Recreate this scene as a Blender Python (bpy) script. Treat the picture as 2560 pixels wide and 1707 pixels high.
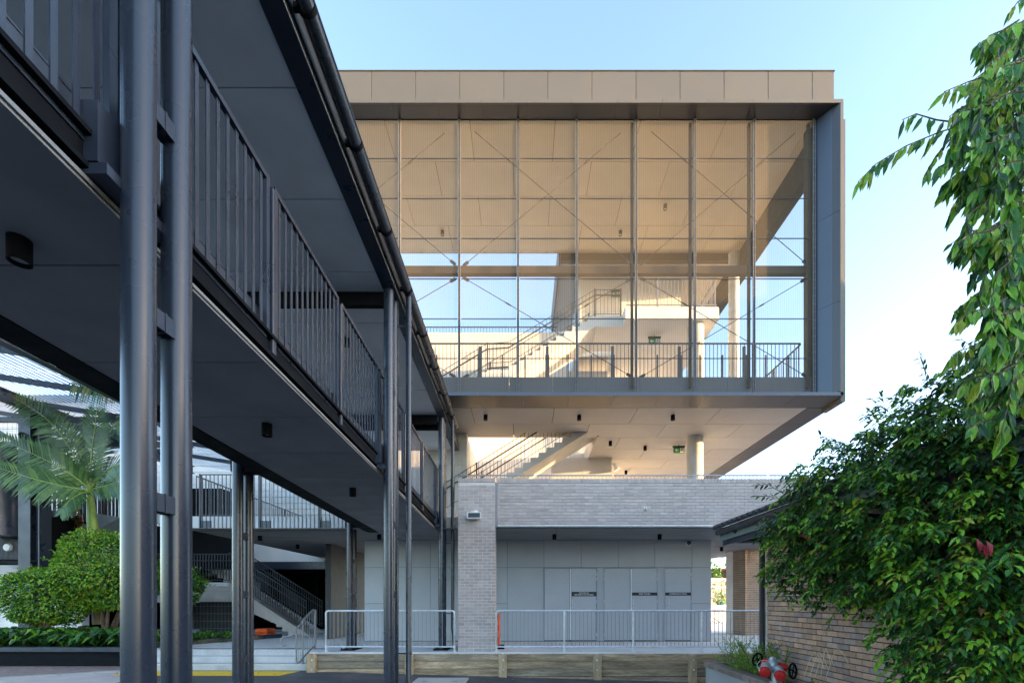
import bpy, math, random
from mathutils import Vector, Matrix, Euler
random.seed(7)
R = math.radians
for o in list(bpy.data.objects): bpy.data.objects.remove(o, do_unlink=True)
sc = bpy.context.scene
COL = sc.collection

# ------------------------------------------------------------------ camera
F, CX, CY, EYE = 1145.0, 1308.0, 1500.0, 2.0      # focal length and principal point in photo pixels, eye height
cam = bpy.data.cameras.new('camera'); cam_o = bpy.data.objects.new('camera', cam); COL.objects.link(cam_o)
cam.sensor_fit = 'HORIZONTAL'; cam.sensor_width = 36.0; cam.lens = F / 2560 * 36
cam.shift_x = -(CX - 1280) / 2560; cam.shift_y = (CY - 853.5) / 2560
cam.clip_start = 0.1; cam.clip_end = 2000
cam_o.location = (0, 0, EYE); cam_o.rotation_euler = (R(90), 0, 0)
sc.camera = cam_o

# ------------------------------------------------------------------ sky, sun, exposure
SUN_DIR = Vector((1.65, -0.41, 0.134)).normalized()         # towards the sun: low, from the right, slightly behind the camera
EL = math.asin(SUN_DIR.z); AZ = math.atan2(SUN_DIR.x, SUN_DIR.y)   # clockwise from +Y
world = bpy.data.worlds.new('World'); sc.world = world; world.use_nodes = True
nt = world.node_tree; bg = nt.nodes['Background']
sky = nt.nodes.new('ShaderNodeTexSky'); sky.sky_type = 'NISHITA'; sky.sun_disc = False
sky.sun_elevation = EL; sky.sun_rotation = AZ; sky.altitude = 50
sky.air_density = 0.6; sky.dust_density = 1.0; sky.ozone_density = 0.85
nt.links.new(sky.outputs[0], bg.inputs[0]); bg.inputs[1].default_value = 0.15
sun = bpy.data.lights.new('sun', 'SUN'); sun.energy = 2.5; sun.angle = R(0.6); sun.color = (1.0, 0.63, 0.29)
sun_o = bpy.data.objects.new('sun', sun); COL.objects.link(sun_o)
sun_o.rotation_euler = SUN_DIR.to_track_quat('Z', 'Y').to_euler()
sun_o.location = (20, -10, 20)
sc.view_settings.view_transform = 'Standard'; sc.view_settings.look = 'None'
sc.view_settings.exposure = 3.35; sc.view_settings.gamma = 1.0
sc.render.engine = 'CYCLES'
sc.cycles.use_denoising = True
sc.cycles.max_bounces = 8; sc.cycles.diffuse_bounces = 5; sc.cycles.glossy_bounces = 3
sc.cycles.transparent_max_bounces = 8; sc.cycles.sample_clamp_indirect = 6

# ------------------------------------------------------------------ helpers
def at(px, py, d):
    """point seen at photo pixel (px, py) at depth d"""
    return Vector(((px - CX) * d / F, d, EYE + (CY - py) * d / F))
def X(px, d): return (px - CX) * d / F
def H(py, d): return EYE + (CY - py) * d / F

class MB:
    def __init__(s): s.v = []; s.f = []; s.m = []
    def add(s, vs, fs, mi=0):
        n = len(s.v); s.v += [tuple(p) for p in vs]; s.f += [tuple(i + n for i in f) for f in fs]; s.m += [mi] * len(fs); return s
    def box(s, x0, x1, y0, y1, z0, z1, mi=0):
        return s.hexa([(x0,y0,z0),(x1,y0,z0),(x1,y1,z0),(x0,y1,z0),(x0,y0,z1),(x1,y0,z1),(x1,y1,z1),(x0,y1,z1)], mi)
    def hexa(s, p, mi=0):
        return s.add(p, [(3,2,1,0),(4,5,6,7),(0,1,5,4),(1,2,6,5),(2,3,7,6),(3,0,4,7)], mi)
    def cbox(s, x0, x1, y0, y1, z0, z1, c=.004, mi=0):
        """box with chamfered edges"""
        vs = []; idx = {}
        X_ = (x0, x1); Y_ = (y0, y1); Z_ = (z0, z1)
        for i in (0,1):
            for j in (0,1):
                for k in (0,1):
                    sx, sy, sz = (c, -c)[i], (c, -c)[j], (c, -c)[k]
                    idx[i,j,k,'x'] = len(vs); vs.append((X_[i], Y_[j]+sy, Z_[k]+sz))
                    idx[i,j,k,'y'] = len(vs); vs.append((X_[i]+sx, Y_[j], Z_[k]+sz))
                    idx[i,j,k,'z'] = len(vs); vs.append((X_[i]+sx, Y_[j]+sy, Z_[k]))
        fs = []
        g = lambda i,j,k,a: idx[i,j,k,a]
        fs.append([g(0,0,0,'x'),g(0,0,1,'x'),g(0,1,1,'x'),g(0,1,0,'x')]); fs.append([g(1,0,0,'x'),g(1,1,0,'x'),g(1,1,1,'x'),g(1,0,1,'x')])
        fs.append([g(0,0,0,'y'),g(1,0,0,'y'),g(1,0,1,'y'),g(0,0,1,'y')]); fs.append([g(0,1,0,'y'),g(0,1,1,'y'),g(1,1,1,'y'),g(1,1,0,'y')])
        fs.append([g(0,0,0,'z'),g(0,1,0,'z'),g(1,1,0,'z'),g(1,0,0,'z')]); fs.append([g(0,0,1,'z'),g(1,0,1,'z'),g(1,1,1,'z'),g(0,1,1,'z')])
        for i in (0,1):
            for j in (0,1): fs.append([g(i,j,0,'x'),g(i,j,1,'x'),g(i,j,1,'y'),g(i,j,0,'y')])
        for i in (0,1):
            for k in (0,1): fs.append([g(i,0,k,'x'),g(i,1,k,'x'),g(i,1,k,'z'),g(i,0,k,'z')])
        for j in (0,1):
            for k in (0,1): fs.append([g(0,j,k,'y'),g(1,j,k,'y'),g(1,j,k,'z'),g(0,j,k,'z')])
        for i in (0,1):
            for j in (0,1):
                for k in (0,1): fs.append([g(i,j,k,'x'),g(i,j,k,'y'),g(i,j,k,'z')])
        ctr = Vector(((x0+x1)/2,(y0+y1)/2,(z0+z1)/2)); out = []
        for f in fs:
            a, b, d = (Vector(vs[f[0]]), Vector(vs[f[1]]), Vector(vs[f[2]]))
            n = (b-a).cross(d-a)
            m = sum((Vector(vs[q]) for q in f), Vector())/len(f) - ctr
            out.append(f if n.dot(m) > 0 else f[::-1])
        return s.add(vs, out, mi)
    def bar(s, a, b, w, h, up=(0,0,1), mi=0):
        """rectangular bar from a to b, width w across, h along up"""
        a, b = Vector(a), Vector(b); t = (b-a).normalized(); u = Vector(up)
        if abs(t.dot(u)) > .98: u = Vector((0,1,0))
        r = t.cross(u).normalized(); u = r.cross(t).normalized(); r *= w/2; u *= h/2
        return s.hexa([a-r-u, a+r-u, b+r-u, b-r-u, a-r+u, a+r+u, b+r+u, b-r+u], mi)
    def tube(s, pts, r, n=8, mi=0, cap=True):
        pts = [Vector(p) for p in pts]; k = len(pts)
        rr = r if isinstance(r, (list, tuple)) else [r]*k
        vs = []; prev = None
        for i, p in enumerate(pts):
            t = (pts[min(i+1,k-1)] - pts[max(i-1,0)]).normalized()
            if prev is None:
                u = Vector((0,0,1)) if abs(t.z) < .9 else Vector((1,0,0))
            else: u = prev
            x = (u - t*u.dot(t)).normalized(); prev = x; y = t.cross(x)
            for j in range(n):
                a = 2*math.pi*j/n; vs.append(p + (x*math.cos(a) + y*math.sin(a))*rr[i])
        fs = []
        for i in range(k-1):
            for j in range(n):
                fs.append((i*n+j, i*n+(j+1)%n, (i+1)*n+(j+1)%n, (i+1)*n+j))
        if cap: fs.append(tuple(range(n))[::-1]); fs.append(tuple((k-1)*n+j for j in range(n)))
        return s.add(vs, fs, mi)
    def prism(s, poly, axis, lo, hi, mi=0):
        """extrude polygon (list of 2-tuples) along axis 'x','y' or 'z'"""
        n = len(poly)
        def mk(p, t):
            return {'x': (t, p[0], p[1]), 'y': (p[0], t, p[1]), 'z': (p[0], p[1], t)}[axis]
        vs = [mk(p, lo) for p in poly] + [mk(p, hi) for p in poly]
        fs = [tuple(range(n))[::-1], tuple(range(n, 2*n))] + [(i, (i+1)%n, n+(i+1)%n, n+i) for i in range(n)]
        return s.add(vs, fs, mi)
    def lathe(s, prof, c=(0,0,0), n=20, axis='z', mi=0):
        vs = []; c = Vector(c)
        for r, z in prof:
            for j in range(n):
                a = 2*math.pi*j/n
                p = (r*math.cos(a), r*math.sin(a), z)
                if axis == 'x': p = (z, p[0], p[1])
                if axis == 'y': p = (p[0], z, p[1])
                vs.append(c + Vector(p))
        fs = [(i*n+j, i*n+(j+1)%n, (i+1)*n+(j+1)%n, (i+1)*n+j) for i in range(len(prof)-1) for j in range(n)]
        fs.append(tuple(range(n))[::-1]); fs.append(tuple((len(prof)-1)*n+j for j in range(n)))
        return s.add(vs, fs, mi)
    def shear(s, k=-.0332, base=2.0):
        s.v = [(x, y, base + z + k*y) for x, y, z in s.v]; return s
    def mesh(s, name, mats, smooth=False):
        me = bpy.data.meshes.new(name); me.from_pydata(s.v, [], s.f)
        for m in (mats if isinstance(mats, (list, tuple)) else [mats]): me.materials.append(m)
        if any(s.m): me.polygons.foreach_set('material_index', s.m)
        if smooth:
            me.polygons.foreach_set('use_smooth', [True]*len(s.f))
            try: me.set_sharp_from_angle(angle=R(40))
            except Exception: pass
        me.update(); return me
    def build(s, name, mats, parent=None, smooth=False, kind=None):
        return link(name, s.mesh(name, mats, smooth), parent, kind=kind)

def link(name, data, parent=None, loc=(0,0,0), rot=None, scale=None, kind=None):
    o = bpy.data.objects.new(name, data); COL.objects.link(o)
    if parent is not None: o.parent = parent
    o.location = loc
    if rot is not None: o.rotation_euler = rot
    if scale is not None: o.scale = scale
    if kind: o['kind'] = kind
    return o
def tag(o, label, cat, group=None):
    o['label'] = label; o['category'] = cat
    if group: o['group'] = group
    return o
def thing(name, label, cat, group=None, loc=(0,0,0)):
    return tag(link(name, None, loc=loc), label, cat, group)

# ------------------------------------------------------------------ materials
def mat(name, col, rough=.6, metal=0.0, var=.10, scale=1.5, fine=.06, fscale=30, bump=.0, bscale=60, rnd=0.0, rv=.08, stretch=None, spec=.5, coat=0, col2=None, c2lo=.5, c2hi=.7, trans=0):
    m = bpy.data.materials.new(name); m.use_nodes = True
    t = m.node_tree; N = t.nodes; L = t.links; b = N['Principled BSDF']
    geo = N.new('ShaderNodeNewGeometry'); pos = geo.outputs['Position']
    if stretch:
        mp = N.new('ShaderNodeMapping'); mp.inputs['Scale'].default_value = stretch; L.new(pos, mp.inputs[0]); pos = mp.outputs[0]
    if rnd:
        oi = N.new('ShaderNodeObjectInfo'); vm = N.new('ShaderNodeVectorMath'); vm.operation = 'ADD'
        ml = N.new('ShaderNodeMath'); ml.operation = 'MULTIPLY'; ml.inputs[1].default_value = 37.0; L.new(oi.outputs['Random'], ml.inputs[0])
        L.new(pos, vm.inputs[0]); L.new(ml.outputs[0], vm.inputs[1]); pos = vm.outputs[0]
    def noise(sc_, det=4):
        n = N.new('ShaderNodeTexNoise'); n.inputs['Scale'].default_value = sc_; n.inputs['Detail'].default_value = det; L.new(pos, n.inputs['Vector']); return n.outputs[0]
    def mrange(src, a, b_, lo=.3, hi=.7):
        n = N.new('ShaderNodeMapRange'); n.inputs[1].default_value = lo; n.inputs[2].default_value = hi; n.inputs[3].default_value = a; n.inputs[4].default_value = b_
        L.new(src, n.inputs[0]); return n.outputs[0]
    n1 = noise(scale); n2 = noise(fscale)
    mul = N.new('ShaderNodeMath'); mul.operation = 'MULTIPLY'
    L.new(mrange(n1, 1-var, 1+var), mul.inputs[0]); L.new(mrange(n2, 1-fine, 1+fine), mul.inputs[1]); f = mul.outputs[0]
    if rnd:
        m2 = N.new('ShaderNodeMath'); m2.operation = 'MULTIPLY'; L.new(f, m2.inputs[0]); L.new(mrange(oi.outputs['Random'], 1-rnd, 1+rnd, 0, 1), m2.inputs[1]); f = m2.outputs[0]
    base = None
    if col2:
        mx = N.new('ShaderNodeMixRGB'); mx.inputs[1].default_value = (*col, 1); mx.inputs[2].default_value = (*col2, 1)
        n3 = noise(scale*1.7, 6) if not rnd else None
        src = n3
        if rnd:
            ad = N.new('ShaderNodeMath'); ad.operation = 'FRACT'; m3 = N.new('ShaderNodeMath'); m3.operation = 'MULTIPLY'; m3.inputs[1].default_value = 7.31
            L.new(oi.outputs['Random'], m3.inputs[0]); L.new(m3.outputs[0], ad.inputs[0]); src = ad.outputs[0]
        L.new(mrange(src, 0, 1, c2lo, c2hi), mx.inputs[0]); base = mx.outputs[0]
    vm = N.new('ShaderNodeVectorMath'); vm.operation = 'SCALE'
    if base is not None: L.new(base, vm.inputs[0])
    else: vm.inputs[0].default_value = col
    L.new(f, vm.inputs['Scale']); L.new(vm.outputs[0], b.inputs['Base Color'])
    L.new(mrange(noise(scale*3), max(.02, rough-rv), min(1, rough+rv)), b.inputs['Roughness'])
    b.inputs['Metallic'].default_value = metal; b.inputs['Specular IOR Level'].default_value = spec
    if coat: b.inputs['Coat Weight'].default_value = coat; b.inputs['Coat Roughness'].default_value = .15
    if bump:
        bn = N.new('ShaderNodeBump'); bn.inputs['Strength'].default_value = bump; bn.inputs['Distance'].default_value = .01
        L.new(noise(bscale), bn.inputs['Height']); L.new(bn.outputs[0], b.inputs['Normal'])
    if trans:
        tr = N.new('ShaderNodeBsdfTranslucent'); mxs = N.new('ShaderNodeMixShader'); mxs.inputs[0].default_value = trans
        L.new(vm.outputs[0], tr.inputs[0]); L.new(b.outputs[0], mxs.inputs[1]); L.new(tr.outputs[0], mxs.inputs[2])
        L.new(mxs.outputs[0], N['Material Output'].inputs[0])
    return m

M = {}
M['charcoal'] = mat('charcoal_powdercoat', (.026,.036,.058), rough=.33, metal=0, var=.12, fine=.05, bump=.02, bscale=220, spec=.6)
M['column'] = mat('gloss_charcoal_column', (.019,.028,.046), rough=.28, var=.06, scale=1.2, fine=.03, fscale=18, spec=.6, coat=.0, rv=.03)
M['black'] = mat('black_steel_and_shade', (.006,.007,.010), rough=.7, var=.15, spec=.1)
M['deck_soffit'] = mat('grey_fibre_cement_soffit', (.25,.24,.25), rough=.75, var=.13, fine=.05, fscale=220, bump=.02, rnd=.03)
M['canopy_ceiling'] = mat('grey_canopy_ceiling', (.64,.69,.74), rough=.7, var=.10, fine=.05, fscale=220, bump=.02, rnd=.03)
M['joint'] = mat('dark_joint_backing', (.012,.012,.014), rough=.9)
M['alu_trim'] = mat('pale_aluminium_trim', (.26,.26,.25), rough=.5, metal=.3)
M['galv'] = mat('galvanised_steel', (.60,.64,.68), rough=.38, metal=.45, var=.15, scale=9, fine=.12, fscale=70)
M['galv_dull'] = mat('dull_galvanised_steel', (.26,.28,.31), rough=.5, metal=.6, var=.12, scale=8)
M['fascia'] = mat('bronze_grey_aluminium_panel', (.098,.098,.092), rough=.5, metal=.1, var=.03, scale=.8, fine=.02, rnd=.035, bump=.012, bscale=3)
M['frame'] = mat('dark_bronze_frame_panel', (.040,.038,.039), rough=.36, metal=.0, var=.03, fine=.0, rnd=.02, rv=.01, spec=.7)
M['frame_blue'] = mat('blue_grey_frame_panel', (.070,.088,.120), rough=.38, metal=.1, var=.03, fine=0, rnd=.02, rv=.01)
M['wire'] = mat('woven_steel_wire', (.45,.42,.36), rough=.4, metal=.5, var=.1)
M['mullion'] = mat('grey_steel_mullion', (.045,.05,.06), rough=.5, spec=.2)
M['ceiling'] = mat('tan_ceiling_board', (.60,.51,.38), rough=.55, var=.04, fine=.02, rnd=.03)
M['soffit'] = mat('pale_soffit_board', (.47,.45,.425), rough=.55, var=.04, fine=.02, rnd=.03, bump=.01)
M['concrete'] = mat('precast_concrete', (.46,.455,.44), rough=.8, var=.12, scale=2.2, fine=.08, fscale=25, bump=.12, bscale=40)
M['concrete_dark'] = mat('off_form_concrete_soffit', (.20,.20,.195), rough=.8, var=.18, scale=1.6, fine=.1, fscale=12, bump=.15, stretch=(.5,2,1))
M['white'] = mat('white_render', (.80,.78,.75), rough=.75, var=.04, fine=.03, bump=.04, bscale=90)
M['white_board'] = mat('white_weatherboard', (.66,.66,.65), rough=.6, var=.05, rnd=.03)
M['core'] = mat('warm_grey_panel', (.50,.48,.45), rough=.6, var=.04, rnd=.03)
M['rail_dark'] = mat('dark_grey_rail', (.06,.066,.075), rough=.4, metal=.3)
M['rail_brown'] = mat('bronze_handrail', (.07,.055,.045), rough=.4, metal=.4)
M['brick'] = mat('pale_mauve_brick', (.50,.44,.415), rough=.85, var=.14, scale=1.6, fine=.10, fscale=60, bump=.25, bscale=130, rnd=.09, col2=(.50,.44,.41), c2lo=.55, c2hi=.95)
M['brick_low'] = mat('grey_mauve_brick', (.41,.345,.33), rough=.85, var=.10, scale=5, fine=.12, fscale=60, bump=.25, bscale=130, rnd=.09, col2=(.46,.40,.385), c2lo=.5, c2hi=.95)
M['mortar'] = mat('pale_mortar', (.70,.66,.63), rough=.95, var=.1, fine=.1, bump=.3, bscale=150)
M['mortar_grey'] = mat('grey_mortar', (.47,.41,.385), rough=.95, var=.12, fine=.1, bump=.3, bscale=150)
M['tan_brick'] = mat('tan_brick', (.40,.29,.20), rough=.85, var=.1, fine=.1, bump=.2, rnd=.1)
M['old_brick'] = mat('old_pink_brown_brick', (.46,.285,.205), rough=.88, var=.16, scale=7, fine=.16, fscale=45, bump=.35, bscale=90, rnd=.20, col2=(.34,.255,.235), c2lo=.45, c2hi=.9)
M['raked'] = mat('dark_raked_joint', (.05,.045,.045), rough=.95)
M['panel_wall'] = mat('grey_blue_cladding_panel', (.40,.42,.445), rough=.5, var=.04, fine=.02, rnd=.035)
M['door'] = mat('grey_blue_door', (.42,.445,.475), rough=.45, var=.03, rnd=.02)
M['lit_gap'] = mat('white_lit_gap', (.7,.72,.74), rough=.5)
M['sign'] = mat('black_sign_plate', (.012,.014,.018), rough=.4)
M['letter'] = mat('white_lettering', (.8,.8,.8), rough=.6)
M['green_sign'] = mat('green_exit_sign', (.015,.22,.08), rough=.4)
M['plastic_white'] = mat('white_plastic', (.72,.72,.72), rough=.4)
M['asphalt'] = mat('asphalt', (.060,.062,.068), rough=.85, var=.28, scale=.9, fine=.35, fscale=90, bump=.5, bscale=160, col2=(.10,.10,.105), c2lo=.5, c2hi=.75)
M['terrace'] = mat('pale_terrace_concrete', (.62,.63,.64), rough=.8, var=.12, scale=.9, fine=.07, fscale=30, bump=.1)
M['step'] = mat('step_concrete', (.46,.47,.48), rough=.85, var=.14, scale=2.5, fine=.1, fscale=30, bump=.15)
M['step_edge'] = mat('pale_step_nosing', (.62,.63,.64), rough=.7, var=.1)
M['yellow'] = mat('yellow_road_paint', (.78,.50,.015), rough=.6, var=.10, scale=8, fine=.12, fscale=80)
M['timber'] = mat('weathered_pine_sleeper', (.36,.265,.165), rough=.85, var=.42, scale=2.5, fine=.34, fscale=14, bump=.3, bscale=25, rnd=.16, stretch=(.5,1,5), col2=(.22,.18,.13), c2lo=.3, c2hi=.9)
M['timber_post'] = mat('pine_post', (.40,.30,.185), rough=.85, var=.25, scale=3, fine=.2, fscale=16, bump=.25, rnd=.1, stretch=(4,1,.6))
M['orange'] = mat('orange_plastic', (.72,.11,.015), rough=.5, var=.2, scale=6)
M['red'] = mat('red_enamel', (.48,.018,.016), rough=.4, coat=.1, var=.22, scale=14, fine=.15)
M['silver'] = mat('silver_casting', (.40,.42,.44), rough=.4, metal=.5, var=.1, scale=12)
M['render_grey'] = mat('grey_rendered_planter', (.28,.29,.30), rough=.85, var=.08, bump=.1)
M['coping'] = mat('brown_brick_coping', (.19,.145,.125), rough=.85, var=.2, scale=6, fine=.15, bump=.3, rnd=.14)
M['soil'] = mat('dark_soil', (.045,.032,.024), rough=.95, var=.3, fine=.4, bump=.6)
M['paving'] = mat('pink_brown_paver', (.25,.185,.17), rough=.9, var=.15, scale=3, fine=.15, rnd=.12, bump=.2)
M['kerb'] = mat('pale_kerb', (.42,.40,.37), rough=.9, var=.12)
M['dark_clad'] = mat('black_stained_board', (.035,.036,.040), rough=.65, var=.2, scale=4, fine=.15, rnd=.2, stretch=(3,3,.5))
M['roof_dark'] = mat('dark_roof_metal', (.03,.033,.038), rough=.45, var=.15)
M['green_trim'] = mat('grey_green_trim', (.17,.21,.19), rough=.6)
M['translucent_roof'] = mat('translucent_corrugated_sheet', (.80,.84,.88), rough=.5, var=.06, trans=.75)
M['bark'] = mat('brown_bark', (.11,.08,.055), rough=.9, var=.3, scale=8, fine=.3, bump=.6, bscale=50)
M['palm_shaft'] = mat('green_palm_crownshaft', (.20,.33,.06), rough=.45, var=.22, scale=5, fine=.1, stretch=(2,2,.6), trans=.1)
M['palm_trunk'] = mat('grey_palm_trunk', (.23,.20,.16), rough=.9, var=.25, scale=5, bump=.4)
def leaf(name, c, rough=.32, tr=.28, spec=.5): return mat(name, c, rough=rough, var=.22, scale=6, fine=.1, fscale=50, trans=tr, spec=spec, rv=.1)
M['leaf_dark'] = leaf('dark_glossy_leaf', (.024,.082,.020))
M['leaf_mid'] = leaf('mid_green_leaf', (.060,.195,.030))
M['leaf_light'] = leaf('fresh_green_leaf', (.20,.42,.030))
M['leaf_yellow'] = leaf('yellow_green_leaf', (.30,.38,.03))
M['leaf_pink'] = leaf('pink_red_leaf', (.50,.055,.08))
M['leaf_brown'] = leaf('dry_brown_leaf', (.19,.085,.04), tr=.15)
M['palm_leaf'] = leaf('palm_leaflet', (.050,.135,.045), tr=.3)
M['palm_leaf2'] = leaf('pale_palm_leaflet', (.11,.22,.065), tr=.3)
M['palm_old'] = leaf('yellowing_palm_leaflet', (.28,.27,.07), tr=.3)
M['straw'] = mat('dry_straw', (.55,.45,.28), rough=.8)
M['blue'] = mat('blue_plastic', (.02,.16,.42), rough=.5)
M['terracotta'] = mat('terracotta_tile', (.42,.17,.08), rough=.85, var=.2, scale=1)
M['red_brick_far'] = mat('far_red_brick', (.36,.17,.10), rough=.9, var=.15)
M['glass_dark'] = mat('dark_window_glass', (.02,.025,.03), rough=.08, spec=.8)
M['lens'] = mat('frosted_lens', (.45,.45,.45), rough=.4)

M['bronze'] = mat('warm_bronze_steel', (.05,.045,.042), rough=.6, var=.04, spec=.2, fine=.02)
def mesh_material():
    m = bpy.data.materials.new('fine_woven_wire'); m.use_nodes = True; t = m.node_tree; N = t.nodes; L = t.links
    b = N['Principled BSDF']; b.inputs['Base Color'].default_value = (.17,.14,.10,1); b.inputs['Roughness'].default_value = .6; b.inputs['Metallic'].default_value = 0; b.inputs['Specular IOR Level'].default_value = .1
    geo = N.new('ShaderNodeNewGeometry'); sx = N.new('ShaderNodeSeparateXYZ'); L.new(geo.outputs['Position'], sx.inputs[0])
    mu = N.new('ShaderNodeMath'); mu.operation = 'MULTIPLY'; mu.inputs[1].default_value = 2*math.pi/.060; L.new(sx.outputs[0], mu.inputs[0])
    sn = N.new('ShaderNodeMath'); sn.operation = 'SINE'; L.new(mu.outputs[0], sn.inputs[0])
    nz = N.new('ShaderNodeTexNoise'); nz.inputs['Scale'].default_value = .7; L.new(geo.outputs['Position'], nz.inputs['Vector'])
    mr = N.new('ShaderNodeMapRange'); mr.inputs[1].default_value = .3; mr.inputs[2].default_value = .7; mr.inputs[3].default_value = .25; mr.inputs[4].default_value = .32; L.new(nz.outputs[0], mr.inputs[0])
    ma = N.new('ShaderNodeMath'); ma.operation = 'MULTIPLY_ADD'; ma.inputs[1].default_value = .055; L.new(sn.outputs[0], ma.inputs[0]); L.new(mr.outputs[0], ma.inputs[2])
    tr = N.new('ShaderNodeBsdfTransparent'); mx = N.new('ShaderNodeMixShader'); L.new(ma.outputs[0], mx.inputs[0]); L.new(tr.outputs[0], mx.inputs[1]); L.new(b.outputs[0], mx.inputs[2])
    L.new(mx.outputs[0], N['Material Output'].inputs[0]); return m
M['mesh'] = mesh_material()
M['edge_panel'] = mat('slate_floor_edge_panel', (.075,.088,.108), rough=.45, var=.03, fine=0, rnd=.02)
M['downstand'] = mat('dark_bronze_downstand', (.030,.029,.030), rough=.6, var=.03, fine=0, spec=.2)
M['mullion_pale'] = mat('pale_grey_mullion', (.12,.118,.118), rough=.5, spec=.3)

# ================================================================== SETTING
def gz(x): return -.028 * max(-5.0, min(8.0, x))
TER = .63
xs = [-700,-60,-30,-5,8,30,60,700]
g = MB(); ys = [-700, 0, 8, 11, 13, 26, 60, 900]
for y in ys:
    for x in xs: g.v.append((x, y, gz(x)))
for j in range(len(ys)-1):
    for i in range(len(xs)-1):
        a = j*len(xs)+i; g.f.append((a, a+1, a+1+len(xs), a+len(xs))); g.m.append(0)
g.build('ground', M['asphalt'], kind='structure')

# added ridge all round, far off, to block the yellow horizon in reflections
hl = MB(); n = 72; rad = 420
for i in range(n):
    a = 2*math.pi*i/n; hgt = 12 + 5*math.sin(a*3+1) + 3*math.sin(a*7) + random.uniform(-1.5,1.5)
    for rr_, zz in ((rad,-2),(rad+15,hgt*.7),(rad+60,hgt),(rad+150,-2)): hl.v.append((rr_*math.cos(a),rr_*math.sin(a),zz))
for i in range(n):
    for k in range(3): hl.f.append((i*4+k,((i+1)%n)*4+k,((i+1)%n)*4+k+1,i*4+k+1)); hl.m.append(0)
hl.build('horizon_blocker', mat('horizon_blocker_green', (.05,.07,.035), rough=.95, var=.4, scale=.08, fine=.4, fscale=.5), kind='structure')

# terrace slab with a front edge kerb; steps are cut out on the left
t = MB()
t.box(-5.60, 14.0, 12.02, 31.0, TER-.5, TER)
t.box(-10.6, -5.602, 12.82, 31.0, TER-.5, TER-.001)
t.box(-26.0,-11.002,17.5,31.0,TER-.5,TER-.001); t.build('terrace', M['terrace'], kind='structure')
te = MB(); te.box(-5.58, 5.6, 11.99, 12.019, TER-.10, TER+.012)
te.build('terrace_edge', M['terrace'], kind='structure')
# saw joints in the terrace: slim recessed dark strips 2 mm proud would read painted, so thin grooves of darker grout
tj = MB()
for x in (-4.2, -1.3, 1.55, 4.4, 7.2): tj.box(x-.004, x+.004, 12.06, 15.4, TER+.001, TER+.003)
for y in (16.6, 19.0): tj.box(-16, 13, y-.004, y+.004, TER+.001, TER+.003)
tj.build('terrace_joint', M['mortar_grey'], kind='structure')

# three concrete steps
st = thing('concrete_steps', 'three pale concrete steps rising to the terrace beside the timber wall', 'steps')
for k in range(3):
    y0 = 12.16 + k*.33; top = .14 + (k+1)*.163
    MB().cbox(-10.3, -5.62, y0, 12.815, top-.163, top-.004, .006).build('step', M['step'], st)
    MB().cbox(-10.3, -5.625, y0-.006, y0+.05, top-.012, top+.004, .003).build('nosing', M['step_edge'], st)
MB().box(-10.3, -5.62, 12.83, 13.05, TER+.001, TER+.006).build('tactile_strip', M['charcoal'], st)
yl = MB(); yl.add([(-10.2,11.30,gz(-5)+.004),(-6.02,11.30,gz(-5)+.004),(-5.85,12.05,gz(-5)+.004),(-10.2,12.05,gz(-5)+.004)], [(0,1,2,3)])
yl.build('yellow_line', M['yellow'], kind='structure')
# pit lid in the asphalt
pl = thing('pit_lid', 'pale square concrete access lid set in the asphalt at the bottom edge', 'lid')
MB().cbox(-2.62,-1.36, 10.45, 11.42, -.05, .078, .006).build('slab', M['kerb'], pl)
for q in ((-2.35,10.9),(-1.62,10.9)): MB().box(q[0]-.05,q[0]+.05,q[1]-.012,q[1]+.012,.079,.082).build('lift_slot', M['black'], pl)

# left paving: brick pavers and pale edge strip
pv = link('paving', None, kind='structure')
pm = {}
me = MB().cbox(0,.222,0,.105,0,.02,.004).mesh('paver', M['paving'])
z0 = gz(-5)
n = 0
for j in range(19):
    y = 11.05 + j*.112
    for i in range(46):
        x = -17.6 + i*.23 + (.115 if j%2 else 0)
        lim = -9.6 - (12.6-y)*1.75
        if x > lim or n > 620: continue
        if x < -15.5: continue
        o = link('paver', me, pv, (x, y, z0-.012)); n += 1
MB().box(-30,-9.2,9.0,13.4,z0-.02,z0+.001).build('mortar_bed', M['mortar_grey'], pv)
ke = MB(); ke.hexa([(-12.9,10.9,z0-.02),(-12.45,10.9,z0-.02),(-9.05,12.85,z0-.02),(-9.55,12.85,z0-.02),(-12.9,10.9,z0+.012),(-12.45,10.9,z0+.012),(-9.05,12.85,z0+.012),(-9.55,12.85,z0+.012)])
ke.build('kerb', M['kerb'], kind='structure')

# timber sleeper retaining wall
tw = thing('timber_retaining_wall', 'low weathered pine sleeper retaining wall along the terrace front', 'retaining wall')
post_x = [X(781,11.9), X(1024,11.9), X(1257,11.9), X(1493,11.9), X(1730,11.9), X(1967,11.9)]
for i in range(len(post_x)-1):
    a, b = post_x[i], post_x[i+1]
    hh = TER - .014; rows = [.195, .205, .2, .2]
    for r_ in rows:
        lo = hh - r_
        MB().cbox(a+.02, b-.02, 11.925, 11.985, lo+.006, hh-.006, .010).build('sleeper', M['timber'], tw)
        hh = lo
        if hh < gz(b) - .05: break
for i, x in enumerate(post_x):
    MB().cbox(x-.105, x+.105, 11.83, 11.923, -.3, TER-.03, .008).build('post', M['timber_post'], tw)
    for zz in (TER-.17, TER-.42):
        MB().lathe([(.0,-.012),(.016,-.012),(.022,-.006),(.022,0)], (x+.02*(-1)**i, 11.828, zz), 10, 'y').build('bolt', M['galv'], tw)
MB().box(-5.62,-5.5,11.86,12.81,gz(-5),TER-.02).build('end_board', M['timber'], tw)

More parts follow.
